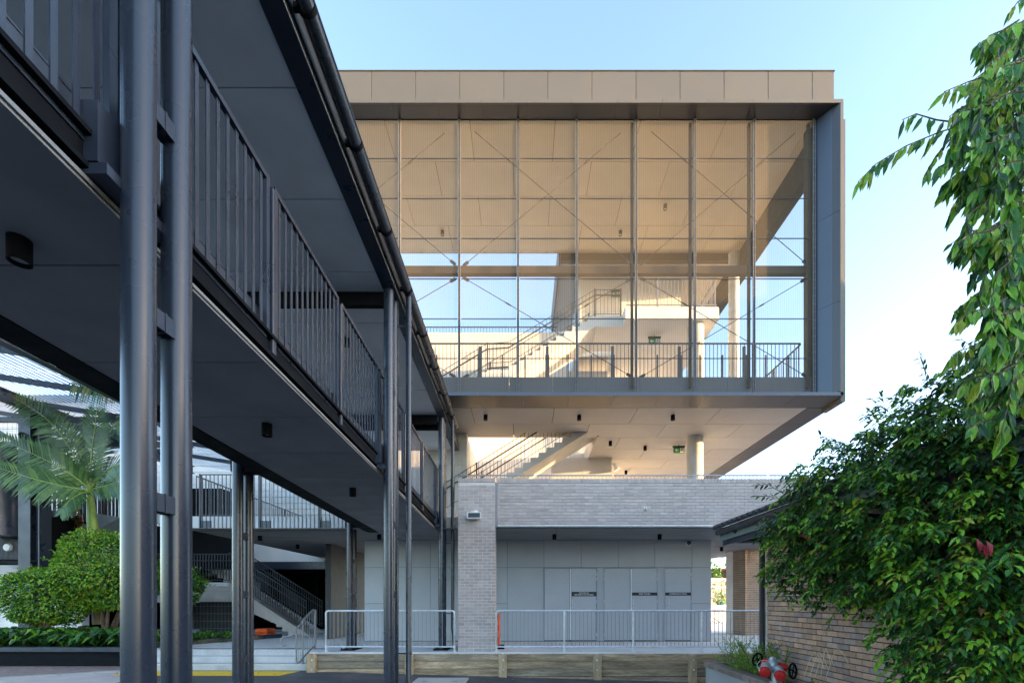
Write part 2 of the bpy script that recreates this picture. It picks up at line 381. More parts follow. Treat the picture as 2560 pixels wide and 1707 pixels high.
# ================================================================== FOOTBRIDGE (runs away from the camera, falls gently)
S = -.0332
def bz(h, d): return EYE + h + S*d
br = thing('covered_footbridge', 'long charcoal steel footbridge with roofed walkway, paired round columns and barred railings', 'footbridge')
D0, D1 = -2.5, 13.15
# deck structure
MB().box(-4.42,-2.46, D0, D1, 2.42, 2.72).shear().build('deck', M['black'], br)
# soffit panels below the deck
d = 3.13 - 1.2*5
while d < D1 - .05:
    e = min(d+1.2, D1)
    MB().box(-4.155, -2.44, d+.007, e-.007, 2.39, 2.416).shear().build('soffit_panel', M['deck_soffit'], br); d = e
tr = MB(); tr.box(-2.44,-2.428, D0, D1, 2.385, 2.40); tr.box(-2.424,-2.414, D0, D1, 2.405,2.43)
tr.shear().build('edge_trim', M['alu_trim'], br)
ch = MB(); ch.box(-2.50,-2.40,D0,D1,2.47,2.50); ch.box(-2.46,-2.44,D0,D1,2.50,2.66); ch.box(-2.52,-2.39,D0,D1,2.66,2.69)
ch.shear().build('edge_channel', M['black'], br)
ch = MB(); ch.box(-4.44,-4.16,D0,D1,2.38,2.41); ch.box(-4.50,-4.43,D0,D1,2.40,2.72)
ch.shear().build('edge_channel', M['black'], br)
kp = MB(); kp.box(-2.545,-2.535,D0,D1,2.70,2.93); kp.box(-2.56,-2.53,D0,D1,2.93,2.945)
kp.shear().build('kick_plate', M['frame_blue'], br)
# railing panels
bar_me = MB().box(-.005,.005,-.019,.019,0,1.50).mesh('baluster', M['charcoal'])
bar_far = MB().box(-.005,.005,-.019,.019,0,1.45).mesh('baluster', M['black'])
def rail_panel(x, d0, d1, h0, h1, me, m, nb):
    p = MB()
    p.box(x-.02, x+.02, d0, d1, h0, h0+.045); p.box(x-.022, x+.022, d0, d1, h1-.05, h1)
    p.box(x-.02,x+.02,d0,d0+.055,h0,h1); p.box(x-.02,x+.02,d1-.055,d1,h0,h1)
    o = p.shear().build('railing_panel', m, br)
    for k in range(nb):
        y = d0 + .055 + (d1-d0-.11)*(k+.5)/nb
        link('baluster', me, o, (x, y, bz(h0+.02, y)))
    return o
XR = -2.45
posts = [-1.85+1.646*k for k in range(9)]
edges = [D0+.02 + i*1.66 for i in range(0)]
pan = 1.648
k = 0
d = 2.79 - 3*pan
cuts = []
while d < D1-.3:
    cuts.append(d); d += pan
cuts.append(D1-.05)
for a, b in zip(cuts[:-1], cuts[1:]):
    rail_panel(XR, a+.045, b-.045, 2.63, 4.19, bar_me, M['charcoal'], 12)
for c in cuts[:-1]:
    q = MB(); q.cbox(XR-.03, XR+.045, c-.03, c+.03, 2.52, 4.12, .006); q.shear()
    po = q.build('railing_post', M['charcoal'], br)
    for hh in (2.78, 3.15, 3.95):
        bo = MB().lathe([(0,-.02),(.014,-.018),(.018,0),(.018,.012)], (XR-.0, c+.06, bz(hh,c)), 8, 'x').build('bolt', M['galv'], po)
far_cuts = [2.79 - 3*pan + i*3.3 for i in range(5)] + [D1-.05]
for a, b in zip(far_cuts[:-1], far_cuts[1:]):
    rail_panel(-4.56, a+.045, b-.045, 2.43, 3.95, bar_far, M['black'], 26)
# columns: near row and far row, each a pair of tubes with spacer brackets and base plates
def column_pair(x, d, top, base, brs):
    for dd in (d, d+.295):
        c = MB(); c.lathe([(.084, base), (.084, top)], (x, dd, 0), 40)
        c.build('column', M['column'], br, smooth=True)
    for zz in brs:
        b = MB(); b.box(x+.03, x+.045, d+.06, d+.235, zz-.055, zz+.055); b.box(x-.045, x-.03, d+.06, d+.235, zz-.055, zz+.055)
        b.box(x-.05,x+.05,d+.14,d+.155,zz-.06,zz+.06)
        b.build('spacer_bracket', M['charcoal'], br)
    p = MB(); p.cbox(x-.2, x+.2, d-.2, d+.5, base, base+.025, .004)
    for sx in (-.16,.16):
        for sy in (-.16,.15,.46): p.lathe([(.018,0),(.018,.03),(.009,.032),(.009,.06)], (x+sx, d+sy, base+.025), 8)
    p.build('base_plate', M['black'], br)
for d in (2.70, 7.72, 12.70):
    base = TER if d > 12 else gz(-2.2)
    column_pair(-2.266, d, bz(5.49, d+.15), base, (2.6, 3.72, 4.97) if d < 5 else (1.0, 2.1, 3.3, 5.6))
    # saddle bracket tying the railing edge to the column
    b = MB(); b.box(-2.47,-2.36, d-.16, d+.02, 2.52, 2.86); b.box(-2.50,-2.30,d-.17,d+.3,2.44,2.50)
    b.shear().build('saddle_bracket', M['charcoal'], br)
for d in (7.72, 12.70):
    column_pair(-4.81, d, bz(2.60, d+.15), TER if d > 12 else gz(-4.8), (1.0, 2.1, 3.1))
    MB().box(-4.95,-4.3,d+.02,d+.25,2.44,2.62).shear().build('bearer', M['black'], br)
# roof: edge beams, cross beams, ceiling panels, sheeting, gutter
RD1 = 15.3
MB().cbox(-2.36,-2.14, D0, RD1, 5.48, 5.74, .004).shear().build('roof_beam', M['charcoal'], br)
MB().cbox(-5.0,-4.78, D0, RD1, 5.48, 5.74, .004).shear().build('roof_beam', M['charcoal'], br)
fl = MB(); fl.box(-2.146,-2.136,D0,RD1,5.476,5.49); fl.shear().build('beam_drip_edge', M['alu_trim'], br)
d = 4.78 - 1.28*5
while d < RD1:
    e = min(d+1.28, RD1)
    MB().box(-4.775, -2.362, max(d,D0)+.008, e-.008, 5.50, 5.53).shear().build('ceiling_panel', M['canopy_ceiling'], br); d += 1.28
for d in (7.78, 12.55, 12.98):
    MB().cbox(-4.775,-2.365, d, d+.10, 5.27, 5.499, .004).shear().build('cross_beam', M['black'], br)
rf = MB(); n = 36
for i in range(n):   # ribbed roof sheet
    x0 = -5.25 + i*(3.2/n); x1 = x0 + 3.2/n
    up = .03 if i % 4 == 0 else 0
    rf.box(x0, x1, D0, 13.6, 5.752+up, 5.760+up)
    if i % 4 in (0,1): rf.box(x0-.002, x0+.002, D0, 13.6, 5.752, 5.79)
rf.shear().build('roof_sheet', M['roof_dark'], br)
MB().box(-2.13,-2.12,D0,13.6,5.56,5.751).shear().build('fascia', M['roof_dark'], br)
gp = MB()   # half-round gutter: outer and inner skins
cx_, ch_, ro, ri = -2.0, 5.63, .078, .072
pts = [(cx_ + ro*math.cos(a), ch_ + ro*math.sin(a)) for a in [math.pi + math.pi*i/14 for i in range(15)]]
pts += [(cx_ + ri*math.cos(a), ch_ + ri*math.sin(a)) for a in [2*math.pi - math.pi*i/14 for i in range(15)]]
gp.prism(pts, 'y', D0, 13.6); gp.tube([(cx_+.078,D0,5.635),(cx_+.078,13.6,5.635)], .011, 8)
gut = gp.shear().build('gutter', M['column'], br, smooth=True)
d = 3.0
while d < 13.6:
    b = MB(); a = [math.pi*.98 + math.pi*1.06*i/12 for i in range(13)]
    ps = [(cx_+.088*math.cos(t_), ch_+.088*math.sin(t_)) for t_ in a] + [(cx_+.0785*math.cos(t_), ch_+.0785*math.sin(t_)) for t_ in a[::-1]]
    b.prism(ps, 'y', d, d+.045); b.box(-2.13,-2.075,d,d+.045,5.60,5.66)
    b.shear().build('gutter_bracket', M['black'], br); d += 1.22
for d, base in ((8.0, gz(-2)+.02), (13.0, TER)):
    top = bz(5.55, d)
    dp = MB(); dp.tube([(-2.0,d,top),(-2.0,d,base+.55),(-1.97,d-.02,base+.42),(-1.95,d-.02,base)], .05, 18)
    o = dp.build('downpipe', M['column'], br, smooth=True)
    for zz in (base+1.0, base+3.0, top-.5):
        q = MB(); q.lathe([(.056,-.02),(.056,.02)], (-2.0,d,zz), 18); q.box(-2.2,-2.05,d-.01,d+.01,zz-.015,zz+.015); q.build('pipe_clip', M['charcoal'], br)

# cylinder downlights (body open at the bottom with a recessed lens)
def downlight_mesh(r, h):
    b = MB(); b.lathe([(r*.6,0),(r,0),(r,-h),(r*.86,-h),(r*.86,-h+.03),(.0001,-h+.031)], n=24)
    return b.mesh('downlight_body', M['black'], True)
LB = downlight_mesh(.060,.150); 
LL = MB().lathe([(.0001,-.128),(.050,-.125)], n=20).mesh('downlight_lens', M['lens'])
def downlight(loc, label, group):
    o = thing('downlight', label, 'light', group, loc); link('body', LB, o); link('lens', LL, o)
    return o
GB = 'black cylinder lights under the footbridge'
for d, lab in ((2.91,'black cylinder downlight under the bridge deck, closest to the left edge of the photo'),(5.72,'black cylinder downlight under the middle of the bridge deck'),(8.6,'black cylinder downlight under the bridge deck, above the stair handrail'),(11.45,'smallest black downlight under the far end of the bridge deck')):
    if d < 11: downlight((-3.2,d,bz(2.389,d)), lab, GB)
for d, lab in ((6.2,'black downlight on the canopy ceiling seen through the bars near the twin columns'),(9.1,'black downlight on the canopy ceiling seen through the bars beside the second column')):
    downlight((-3.5,d,bz(5.499,d)), lab, GB)

# ================================================================== MAIN BUILDING
mb_ = thing('school_building', 'large cantilevered upper storey behind steel wire mesh with bronze roof fascia', 'building')
YF, YM = 12.41, 12.82            # front of the frame, plane of the wire mesh
XL, XR_ = -6.6, 8.59
# roof fascia panels
x = X(2087,YF); w = 1.196; first = True
while x > XL:
    w_ = .60 if first else w; first = False
    MB().cbox(x-w_+.007, x-.007, YF+.02, YF+.06, 15.575, 16.34, .003).build('fascia_panel', M['fascia'], mb_)
    x -= w_
MB().box(XL-.2, X(2087,YF)-.01, YF+.061, 17.8, 15.60, 16.33).build('roof_block', M['joint'], mb_)
MB().cbox(XL-.25, X(2088,YF), YF-.0, 17.8, 16.341, 16.365, .003).build('parapet_capping', M['fascia'], mb_)
x = XR_ + .09
while x > XL:
    MB().box(x-1.226+.003, x-.003, YF, YF+.06, 15.47, 15.572).build('frame_edge', M['fascia'], mb_)
    # underside of the frame, sloping back to the mesh
    MB().box(max(XL,x-1.226)+.003, min(x,XR_-.02)-.003, YF+.061, YM+.02, 15.472, 15.50).build('frame_soffit', M['frame'], mb_)
    x -= 1.226
MB().box(XL, XR_, YF+.05, 13.4, 15.502, 15.56).build('frame_backing', M['joint'], mb_)
# right-hand frame: splayed inner panels in three heights, front edge and outer cheek
def splay(z0, z1):
    p = MB()
    p.hexa([(8.45,YF+.13,z0),(8.46,YF+.13,z0),(8.22,YM+.06,z0),(8.20,YM+.06,z0),(8.45,YF+.13,z1),(8.46,YF+.13,z1),(8.22,YM+.06,z1),(8.20,YM+.06,z1)])
    return p
for z0, z1 in ((7.67,10.10),(10.108,12.56),(12.568,15.468)):
    splay(z0, z1).build('frame_cheek', M['frame_blue'], mb_)
    MB().hexa([(8.59,YF+.002,z0),(8.60,YF+.002,z0),(8.47,YF+.135,z0),(8.455,YF+.13,z0),(8.59,YF+.002,z1),(8.60,YF+.002,z1),(8.47,YF+.135,z1),(8.455,YF+.13,z1)]).build('frame_return', M['frame'], mb_)
MB().box(8.602, 8.68, YF, YF+.06, 7.56, 15.468).build('frame_edge', M['fascia'], mb_)
MB().box(8.61, 8.70, YF+.061, 13.3, 7.58, 15.46).build('frame_backing', M['joint'], mb_)
for z0, z1 in ((7.45,10.3),(10.306,12.8),(12.806,15.17)):
    MB().box(8.70, 8.83, YF+.14, 13.35, z0, z1).build('outer_cheek', M['fascia'], mb_)
# bottom of the frame
x = 8.69
while x > XL:
    MB().box(max(x-1.24,XL)+.003, x-.003, YF, YF+.06, 7.55, 7.64).build('frame_edge', M['frame_blue'], mb_)
    MB().box(max(x-1.24,XL)+.003, x-.003, YF+.061, 13.22, 7.55, 7.58).build('frame_underside', M['frame'], mb_)
    x -= 1.24
for i in range(9):
    MB().box(8.21, 8.90, 13.23+i*1.2, 14.42+i*1.2, 7.545, 7.575).build('frame_underside', M['frame'], mb_)
MB().box(8.70,8.90, 13.35, 24.0, 7.576, 8.30).build('side_edge_panel', M['frame_blue'], mb_)
# soffit boards
rows = [13.23 + 1.2*i for i in range(7)]
for i, y in enumerate(rows):
    y1 = y + 1.2
    xr = 8.205; off = 0 if i % 2 == 0 else 1.2
    lim = XL if y < 15.3 else 2.54
    e = [xr]; xx = X(1585,13.9) + off + 2.4*2
    while xx > lim:
        if xx < xr - .2: e.append(xx)
        xx -= 2.42
    e.append(lim)
    for a, b in zip(e[:-1], e[1:]):
        if a - b > .05: MB().box(b+.008, a-.008, y+.008, y1-.008, 7.552, 7.57).build('soffit_panel', M['soffit'], mb_)
MB().box(XL, 8.2, 13.23, 15.43, 7.572, 7.60).build('soffit_backing', M['joint'], mb_)
MB().box(2.54, 8.2, 15.431, 21.9, 7.572, 7.60).build('soffit_backing', M['joint'], mb_)
MB().box(XL, 8.2, 13.23, 15.43, 7.601, 8.10).build('floor_slab', M['concrete'], mb_)
MB().box(2.54, 8.69, 15.431, 22.0, 7.601, 8.10).build('floor_slab', M['concrete'], mb_)
MB().box(2.50,2.539,15.431,17.85,7.50,8.10).build('stairwell_edge', M['core'], mb_)
# kick panel behind the mesh
x = XL
for i in range(15):
    MB().box(x+.003, min(x+1.24,8.2)-.003, 13.0, 13.04, 7.66, 8.33).build('floor_edge_panel', M['edge_panel'], mb_)
    x += 1.24
    if x > 8.1: break
# mesh: mullions, rods, wires
mx = [X(p,YM) for p in (704,851,999,1148,1295,1442,1590,1737,1885,2035)]
for xm in mx:
    q = MB(); q.box(xm-.034,xm-.012,YM-.02,YM+.02,7.66,15.46); q.box(xm+.012,xm+.034,YM-.02,YM+.02,7.66,15.46); o = q.build('mesh_mullion', M['mullion_pale'], mb_)
    MB().box(xm-.0115,xm+.0115,YM+.0,YM+.06,7.66,15.45).build('mullion_core', M['mullion'], o)
    b = MB()
    for i in range(34):
        zz = 7.8 + i*.225
        b.box(xm-.036,xm-.024,YM-.026,YM-.0205,zz-.012,zz+.012); b.box(xm+.024,xm+.036,YM-.026,YM-.0205,zz-.012,zz+.012)
    b.build('mesh_clip', M['galv_dull'], o, kind='stuff')
    if xm > 3: MB().box(xm-.12,xm-.05,YM+.10,YM+.16,8.0,15.46).build('support_post', M['bronze'], mb_)
for yy in (396,496,596,697,797,896):
    z = H(yy,YM)
    for a, b in zip(mx[:-1], mx[1:]):
        q = MB(); q.tube([(a+.05,YM+.012,z),(b-.05,YM+.012,z)], .009, 8); q.tube([(a+.05,YM+.03,z+.03),(b-.05,YM+.03,z+.03)], .005, 6)
        q.build('mesh_rod', M['mullion'], mb_)
for a, b in zip(mx[:-1], mx[1:]):
    q = MB(); nx, nz = 8, 12; x0, x1 = a+.05, b-.05
    for j_ in range(nz+1):
        for i_ in range(nx+1):
            u, v_ = i_/nx, j_/nz; bow = .035*math.sin(math.pi*u)*(1-.5*abs(2*v_-1))
            q.v.append((x0+(x1-x0)*u, YM+.006+bow, 7.68+(15.44-7.68)*v_))
    for j_ in range(nz):
        for i_ in range(nx):
            k_ = j_*(nx+1)+i_; q.f.append((k_,k_+1,k_+nx+2,k_+nx+1)); q.m.append(0)
    q.build('wire_mesh', M['mesh'], mb_, smooth=True)
# steel bracing behind the mesh
YB = 13.15
MB().cbox(mx[0], 8.2, YB-.08, YB+.08, H(688,YB), H(669,YB), .006).build('mid_beam', M['bronze'], mb_)
MB().cbox(8.10, 8.28, YB-.09, YB+.09, 7.7, 15.46, .006).build('end_post', M['bronze'], mb_)
nodes = [X(705,YB), X(1148,YB), X(1590,YB), X(2028,YB)]
zt, zm1, zm2, zb = H(303,YB), H(664,YB), H(692,YB), H(944,YB)
def rod(a, b):
    a, b = Vector(a), Vector(b); t = (b-a).normalized()
    q = MB(); q.tube([a,b], .010, 8); c = a.lerp(b,.27); q.tube([c-t*.12,c-t*.05,c+t*.05,c+t*.12],[.010,.022,.022,.010],8)
    o = q.build('brace_rod', M['mullion'], mb_)
    for e, s_ in ((a,1),(b,-1)):
        c = MB(); c.bar(e+t*s_*.04, e+t*s_*.22, .03, .08); c.build('clevis', M['mullion'], o)
for i in range(3):
    a, b = nodes[i]+.08, nodes[i+1]-.08
    rod((a,YB,zt),(b,YB,zm1)); rod((b,YB+.05,zt),(a,YB+.05,zm1))
    rod((a,YB,zm2),(b,YB,zb)); rod((b,YB+.05,zm2),(a,YB+.05,zb))
# balcony railing behind the mesh
def railing(parent, p0, p1, h, sp, r, m, posts=(), post_w=.05, lo=.06, name='baluster', rail_r=.02):
    """vertical-bar railing between two floor points"""
    p0, p1 = Vector(p0), Vector(p1); L_ = (p1-p0).length
    q = MB(); q.bar(p0+Vector((0,0,h)), p1+Vector((0,0,h)), rail_r*2, rail_r*1.6); q.build('top_rail', m, parent)
    q = MB(); q.bar(p0+Vector((0,0,lo)), p1+Vector((0,0,lo)), rail_r*1.6, rail_r*1.4); q.build('bottom_rail', m, parent)
    n = int(L_/sp); me = MB().box(-r,r,-r,r,0,h-lo).mesh('baluster', m)
    for i in range(n):
        link(name, me, parent, p0.lerp(p1,(i+.5)/n)+Vector((0,0,lo)))
    for f in posts:
        c = p0.lerp(p1,f); MB().box(c.x-post_w/2,c.x+post_w/2,c.y-.02,c.y+.02,c.z,c.z+h).build('railing_post', m, parent)
bal = thing('balcony_railing', 'dark vertical-bar railing behind the wire mesh of the upper storey', 'railing')
zr = 8.14; yr = 13.3
railing(bal, (mx[0],yr,zr),(8.05,yr,zr), H(859,yr)-zr, .112, .007, M['rail_dark'])
for px in (1200,1368,1531,1698,1860):
    xx = X(px,yr); q = MB(); q.box(xx-.04,xx+.04,yr-.02,yr+.02,zr,zr+1.22); q.box(xx-.06,xx+.06,yr-.06,yr-.02,zr,zr+.95); q.build('railing_post', M['rail_dark'], bal)
for px in (1092,1256,1313,1420,1478,1643,1750,1806,1914,1971):
    xx = X(px,yr); MB().box(xx-.018,xx+.018,yr-.03,yr+.02,zr,zr+.97).build('stiffener', M['rail_dark'], bal)
bs = thing('side_balcony_railing', 'dark railing returning along the open right side of the upper storey', 'railing')
railing(bs, (8.08,13.35,zr),(8.08,20.5,zr), H(859,yr)-zr, .13, .008, M['rail_dark'], posts=(.2,.4,.6,.8))
# ceiling of the upper storey
y = YM+.03
while y < 17.7:
    y1 = min(y+1.2, 17.75); e = [8.33]; xx = 6.9 if int((y-YM)/1.2) % 2 else 8.1
    while xx > XL: e.append(xx); xx -= 2.4
    e.append(XL)
    for a, b in zip(e[:-1], e[1:]):
        if a-b > .05: MB().box(b+.007,a-.007,y+.007,y1-.007,15.44 if y > 13.2 else 15.44,15.46).build('ceiling_panel', M['ceiling'], mb_)
    y = y1
MB().box(XL, 8.33, 13.41, 17.8, 15.462, 15.598).build('ceiling_backing', M['joint'], mb_)
MB().box(8.331, 8.60, 12.95, 23.0, 14.47, 15.47).build('side_downstand', M['downstand'], mb_)
MB().box(1.45, 8.33, 17.751, 17.95, 15.16, 15.46).build('rear_downstand', M['bronze'], mb_)
MB().box(1.45, 8.33, 17.951, 23.0, 15.47, 15.60).build('rear_roof', M['soffit'], mb_)
rr = MB()
for i in range(40): rr.box(1.40,1.45,17.96+i*.125,18.03+i*.125,15.15,16.3)
rr.box(1.42,1.448,17.96,23,15.15,16.3)
rr.build('ribbed_roof_edge', M['frame'], mb_)
# round columns
for (xc, yc, r_, z0_, z1_) in ((5.85,15.6,.265,4.4,7.55),(5.98,15.9,.275,8.101,11.5),(8.0,17.4,.19,8.101,15.16),(-2.5,18.2,.2,8.2,8.21)):
    if z1_-z0_ < .1: continue
    MB().lathe([(r_,z0_),(r_,z1_)], (xc,yc,0), 36).build('column', M['concrete'], mb_, smooth=True)
# upper landing slab with rounded nose
sl = MB(); pr = []
for i in range(7):
    a = math.pi/2 + math.pi/2*i/6; pr.append((15.5+.18+.18*math.cos(a), 12.0-.18+.18*math.sin(a)))
pr += [(15.5,11.5),(22.0,11.5),(22.0,12.0)]
sl.prism(pr, 'x', 3.47, 6.63); sl.build('upper_slab', M['white'], mb_, smooth=False)
us = thing('upper_landing_railing', 'pale barred railing along the top landing edge inside the upper storey', 'railing')
railing(us, (3.5,15.62,12.0),(6.6,15.62,12.0), 1.0, .12, .008, M['galv_dull'], posts=(.35,.7))
railing(us, (6.6,15.65,12.0),(6.6,19.5,12.0), 1.0, .13, .008, M['galv_dull'], posts=(.5,))
# core walls behind
def wall_panels(x0,x1,y,z0,z1,wp,hp,m,name='wall_panel',t=.04,parent=mb_):
    zz = z0
    while zz < z1-.01:
        ze = min(zz+hp,z1); xx = x0
        while xx < x1-.01:
            xe = min(xx+wp,x1); MB().box(xx+.003,xe-.003,y,y+t,zz+.003,ze-.003).build(name, m, parent); xx = xe
        zz = ze
wall_panels(2.3, 6.4, 18.6, 11.9, 15.46, 1.35, 1.8, M['white'])
MB().box(2.3,6.4,18.645,22.8,11.9,15.46).build('stair_core', M['core'], mb_)
wall_panels(-6.6, 1.9, 19.0, 4.4, 13.1, 2.4, 2.9, M['white'])
MB().box(-6.6,1.9,19.045,25.5,4.4,13.1).build('rear_wall', M['white'], mb_)  # unseen depth extended to keep sun off the weatherboards
wall_panels(1.9, 3.5, 19.0, 4.4, 11.5, 1.6, 3.6, M['core'])
MB().box(1.9,3.5,19.045,19.3,4.4,11.5).build('rear_wall', M['core'], mb_)
wall_panels(1.1, 3.45, 17.85, 4.4, 7.55, 1.2, 3.2, M['core'])
MB().box(1.1,3.45,17.895,18.1,4.4,7.55).build('rear_wall', M['core'], mb_)
wall_panels(-3.3, X(1167,15.3), 15.25, 4.4, 7.55, 1.2, 2.1, M['core'])
MB().box(-3.3,X(1167,15.3),15.295,19.0,4.4,7.55).build('return_wall', M['white'], mb_)
MB().box(3.47,8.0,21.5,21.6,8.1,9.0).build('rear_wall', M['white'], mb_)
MB().box(3.45,8.6,24.0,24.1,4.4,5.4).build('rear_wall', M['white'], mb_)
rp = thing('rear_parapet_railing', 'thin dark railing on top of the sunlit rear wall against the sky', 'railing')
railing(rp, (-6.4,19.1,13.1),(1.4,19.1,13.1), .28, .13, .008, M['rail_dark'], lo=.0)
# level 1 floor
MB().box(-9.5, 9.2, 13.2, 24.0, 4.012, 4.40).build('level_one_slab', M['concrete'], mb_)
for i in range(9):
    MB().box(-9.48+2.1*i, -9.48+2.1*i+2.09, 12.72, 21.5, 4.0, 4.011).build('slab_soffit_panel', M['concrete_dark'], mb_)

# ---- stairs seen side-on
def stair(name, label, x0, z0, n, y0, y1, m, rise=.165, tread=.265, waist=.28):
    s = thing(name, label, 'staircase')
    poly = []
    for i in range(n):
        poly += [(x0+i*tread, z0+i*rise), (x0+i*tread, z0+(i+1)*rise)]
    xe = x0+n*tread; ze = z0+n*rise
    poly += [(xe, ze), (xe, ze-waist-.02)]
    poly += [(x0+.25, z0-.12)]
    b = MB(); k = len(poly)
    # tread by tread so every face stays convex
    for i in range(n):
        xa, xb = x0+i*tread, x0+(i+1)*tread; zt_ = z0+(i+1)*rise
        la = z0 + i*rise - waist*.62; lb = z0 + (i+1)*rise - waist*.62
        b = MB(); b.hexa([(xa,y0,la),(xb,y0,lb),(xb,y1,lb),(xa,y1,la),(xa,y0,zt_),(xb,y0,zt_),(xb,y1,zt_),(xa,y1,zt_)])
        b.build('step', m, s)
    return s, xe, ze
def stair_rail(parent, pts, y, sp=.125, m=M['rail_brown'], bh=.95, hh=.72, gap=.1):
    """pts: nosing line as (x, z); bars between a low rail and a top rail, plus a thick handrail"""
    P = [Vector((a, y, b)) for a, b in pts]
    q = MB(); q.tube([p+Vector((0,0,bh)) for p in P], .012, 6); q.build('top_rail', m, parent)
    q = MB(); q.tube([p+Vector((0,-.06,hh)) for p in P], .024, 8); q.build('handrail', m, parent)
    q = MB(); q.tube([p+Vector((0,0,gap)) for p in P], .010, 6); q.build('bottom_rail', m, parent)
    me = MB().box(-.006,.006,-.006,.006,gap,bh).mesh('baluster', m)
    for a, b in zip(P[:-1], P[1:]):
        n = max(1, int(abs(b.x-a.x)/sp))
        for i in range(n): link('baluster', me, parent, a.lerp(b,(i+.5)/n))
    for p in P[1:-1:2] + [P[-1]]:
        MB().box(p.x-.025,p.x+.025,y-.02,y+.02,p.z,p.z+bh+.03).build('railing_post', m, parent)
sA, xe, ze = stair('lower_staircase', 'concrete staircase rising to the right behind the brick parapet', -3.2, 4.4, 22, 15.12, 16.7, M['concrete'])
lineA = [(-3.3,4.5),(-1.55,5.62),(-.85,5.62),(2.6,8.1)]
nl = lambda x: 4.4 + (x+3.2)*.165/.265 + .165
stair_rail(sA, [(-2.6,nl(-2.6)),(-1.55,nl(-1.55)),(1.0,nl(1.0)),(2.4,nl(2.4))], 15.2)
stair_rail(sA, [(-2.6,nl(-2.6)+.1),(-1.5,nl(-1.5)+.1),(1.0,nl(1.0)+.1),(2.4,nl(2.4)+.1)], 16.65)
sB, xe, ze = stair('upper_staircase', 'sunlit concrete staircase climbing to the top landing behind the mesh', -.5, 10.0, 11, 15.92, 17.5, M['white'], rise=.168, tread=.277, waist=.5)
for i in range(11):
    xa = -1.25-(i+1)*.277; zt_ = 9.98-(i)*.168
    MB().box(xa,xa+.277,15.92,17.5,zt_-.42,zt_-.05).build('step', M['white'], sB)
MB().box(-1.25,-.5,15.92,17.5,9.6,10.0).build('mid_landing', M['white'], sB)
MB().box(2.55,3.47,15.92,17.5,11.5,11.87).build('top_landing', M['white'], sB)
sl_ = .168/.277
stair_rail(sB, [(-3.9,10.0-2.65*sl_),(-1.25,10.0),(-.5,10.05),(2.5,11.87),(3.4,11.87)], 15.97, m=M['rail_dark'])
stair_rail(sB, [(-3.9,10.0-2.65*sl_+.08),(-1.25,10.08),(-.5,10.13),(2.5,11.95)], 17.45, m=M['rail_dark'])

# lights, signs and small fittings on the building
GS = 'black cylinder lights under the cantilevered storey'
for px, lab in ((1214,'black cylinder downlight under the upper storey, nearest the gutter end'),(1448,'black cylinder downlight under the upper storey, middle of the front row'),(1682,'black cylinder downlight under the upper storey, front row right above the round column')):
    downlight((X(px,13.75),13.75,7.551), lab, GS)
for px, d, lab in ((1526,16.0,'black downlight right of the stairwell under the upper storey'),(1613,16.5,'black downlight left of the green exit sign under the upper storey'),(1565,19.6,'tiny black downlight far back just above the brick parapet')):
    downlight((X(px,d),d,7.551), lab, GS)
GC = 'downlights on the ceiling behind the mesh'
for px, py, lab in ((1106,585,'small downlight on the left of the ceiling behind the mesh'),(1551,585,'small downlight at the centre of the ceiling behind the mesh'),(1663,520,'small downlight on the right of the ceiling behind the mesh')):
    d = 13.45*F/(CY-py+8); downlight((X(px,d),d,15.439), lab, GC)
def exit_sign(c, s, label):
    o = thing('exit_sign', label, 'sign', 'green exit signs', c)
    MB().cbox(-.20*s,.20*s,-.02,.02,-.22*s,0,.004).build('face', M['green_sign'], o)
    q = MB(); q.box(-.22*s,.22*s,-.04,.04,.001,.05*s); q.build('housing', M['black'], o)
    q = MB(); y = -.024
    q.add([(-.16*s,y,-.11*s),(-.09*s,y,-.05*s),(-.09*s,y,-.17*s)],[(0,2,1)]); q.add([(-.09*s,y,-.09*s),(-.02*s,y,-.09*s),(-.02*s,y,-.13*s),(-.09*s,y,-.13*s)],[(0,3,2,1)])
    q.build('arrow', M['letter'], o)
    q = MB(); q.box(.04*s,.17*s,-.024,-.021,-.20*s,-.03*s); q.build('doorway_pictogram', M['letter'], o)
    q = MB(); y = -.027
    q.lathe([(.0001,0),(.016*s,0)],(.11*s,y,-.05*s),10,'y')
    q.bar((.108*s,y,-.07*s),(.10*s,y,-.12*s),.003,.028*s,(1,0,0)); q.bar((.10*s,y,-.12*s),(.13*s,y,-.15*s),.003,.018*s,(1,0,0)); q.bar((.13*s,y,-.15*s),(.14*s,y,-.185*s),.003,.014*s,(1,0,0))
    q.bar((.10*s,y,-.12*s),(.075*s,y,-.15*s),.003,.018*s,(1,0,0)); q.bar((.075*s,y,-.15*s),(.05*s,y,-.16*s),.003,.014*s,(1,0,0)); q.bar((.105*s,y,-.08*s),(.14*s,y,-.10*s),.003,.012*s,(1,0,0)); q.bar((.105*s,y,-.08*s),(.07*s,y,-.09*s),.003,.012*s,(1,0,0))
    q.build('running_figure', M['green_sign'], o)
    MB().box(-.01,.01,-.01,.01,.05*s,.11*s).build('hanger', M['black'], o)
exit_sign((X(1697,16.3),16.3,7.44), .95, 'green exit sign hanging under the upper storey left of the round column')
exit_sign((X(1636,16.4),16.4,11.37), 1.0, 'green exit sign hanging behind the mesh under the top landing')
exit_sign((X(1540,18.5),18.55,H(727,18.5)), .9, 'small pale green exit sign on the wall above the upper staircase')
fl_ = thing('floodlight', 'white floodlight on the wall end behind the brick parapet', 'floodlight', loc=(X(1535,17.7),17.7,H(1160,17.7)))
q = MB(); q.lathe([(.05,0),(.06,.1),(.12,.24),(.13,.25),(.11,.25)], n=16); q.v = [tuple(Matrix.Rotation(R(150),3,'Y') @ Vector(p)) for p in q.v]; q.build('lamp_head', M['plastic_white'], fl_, smooth=True)
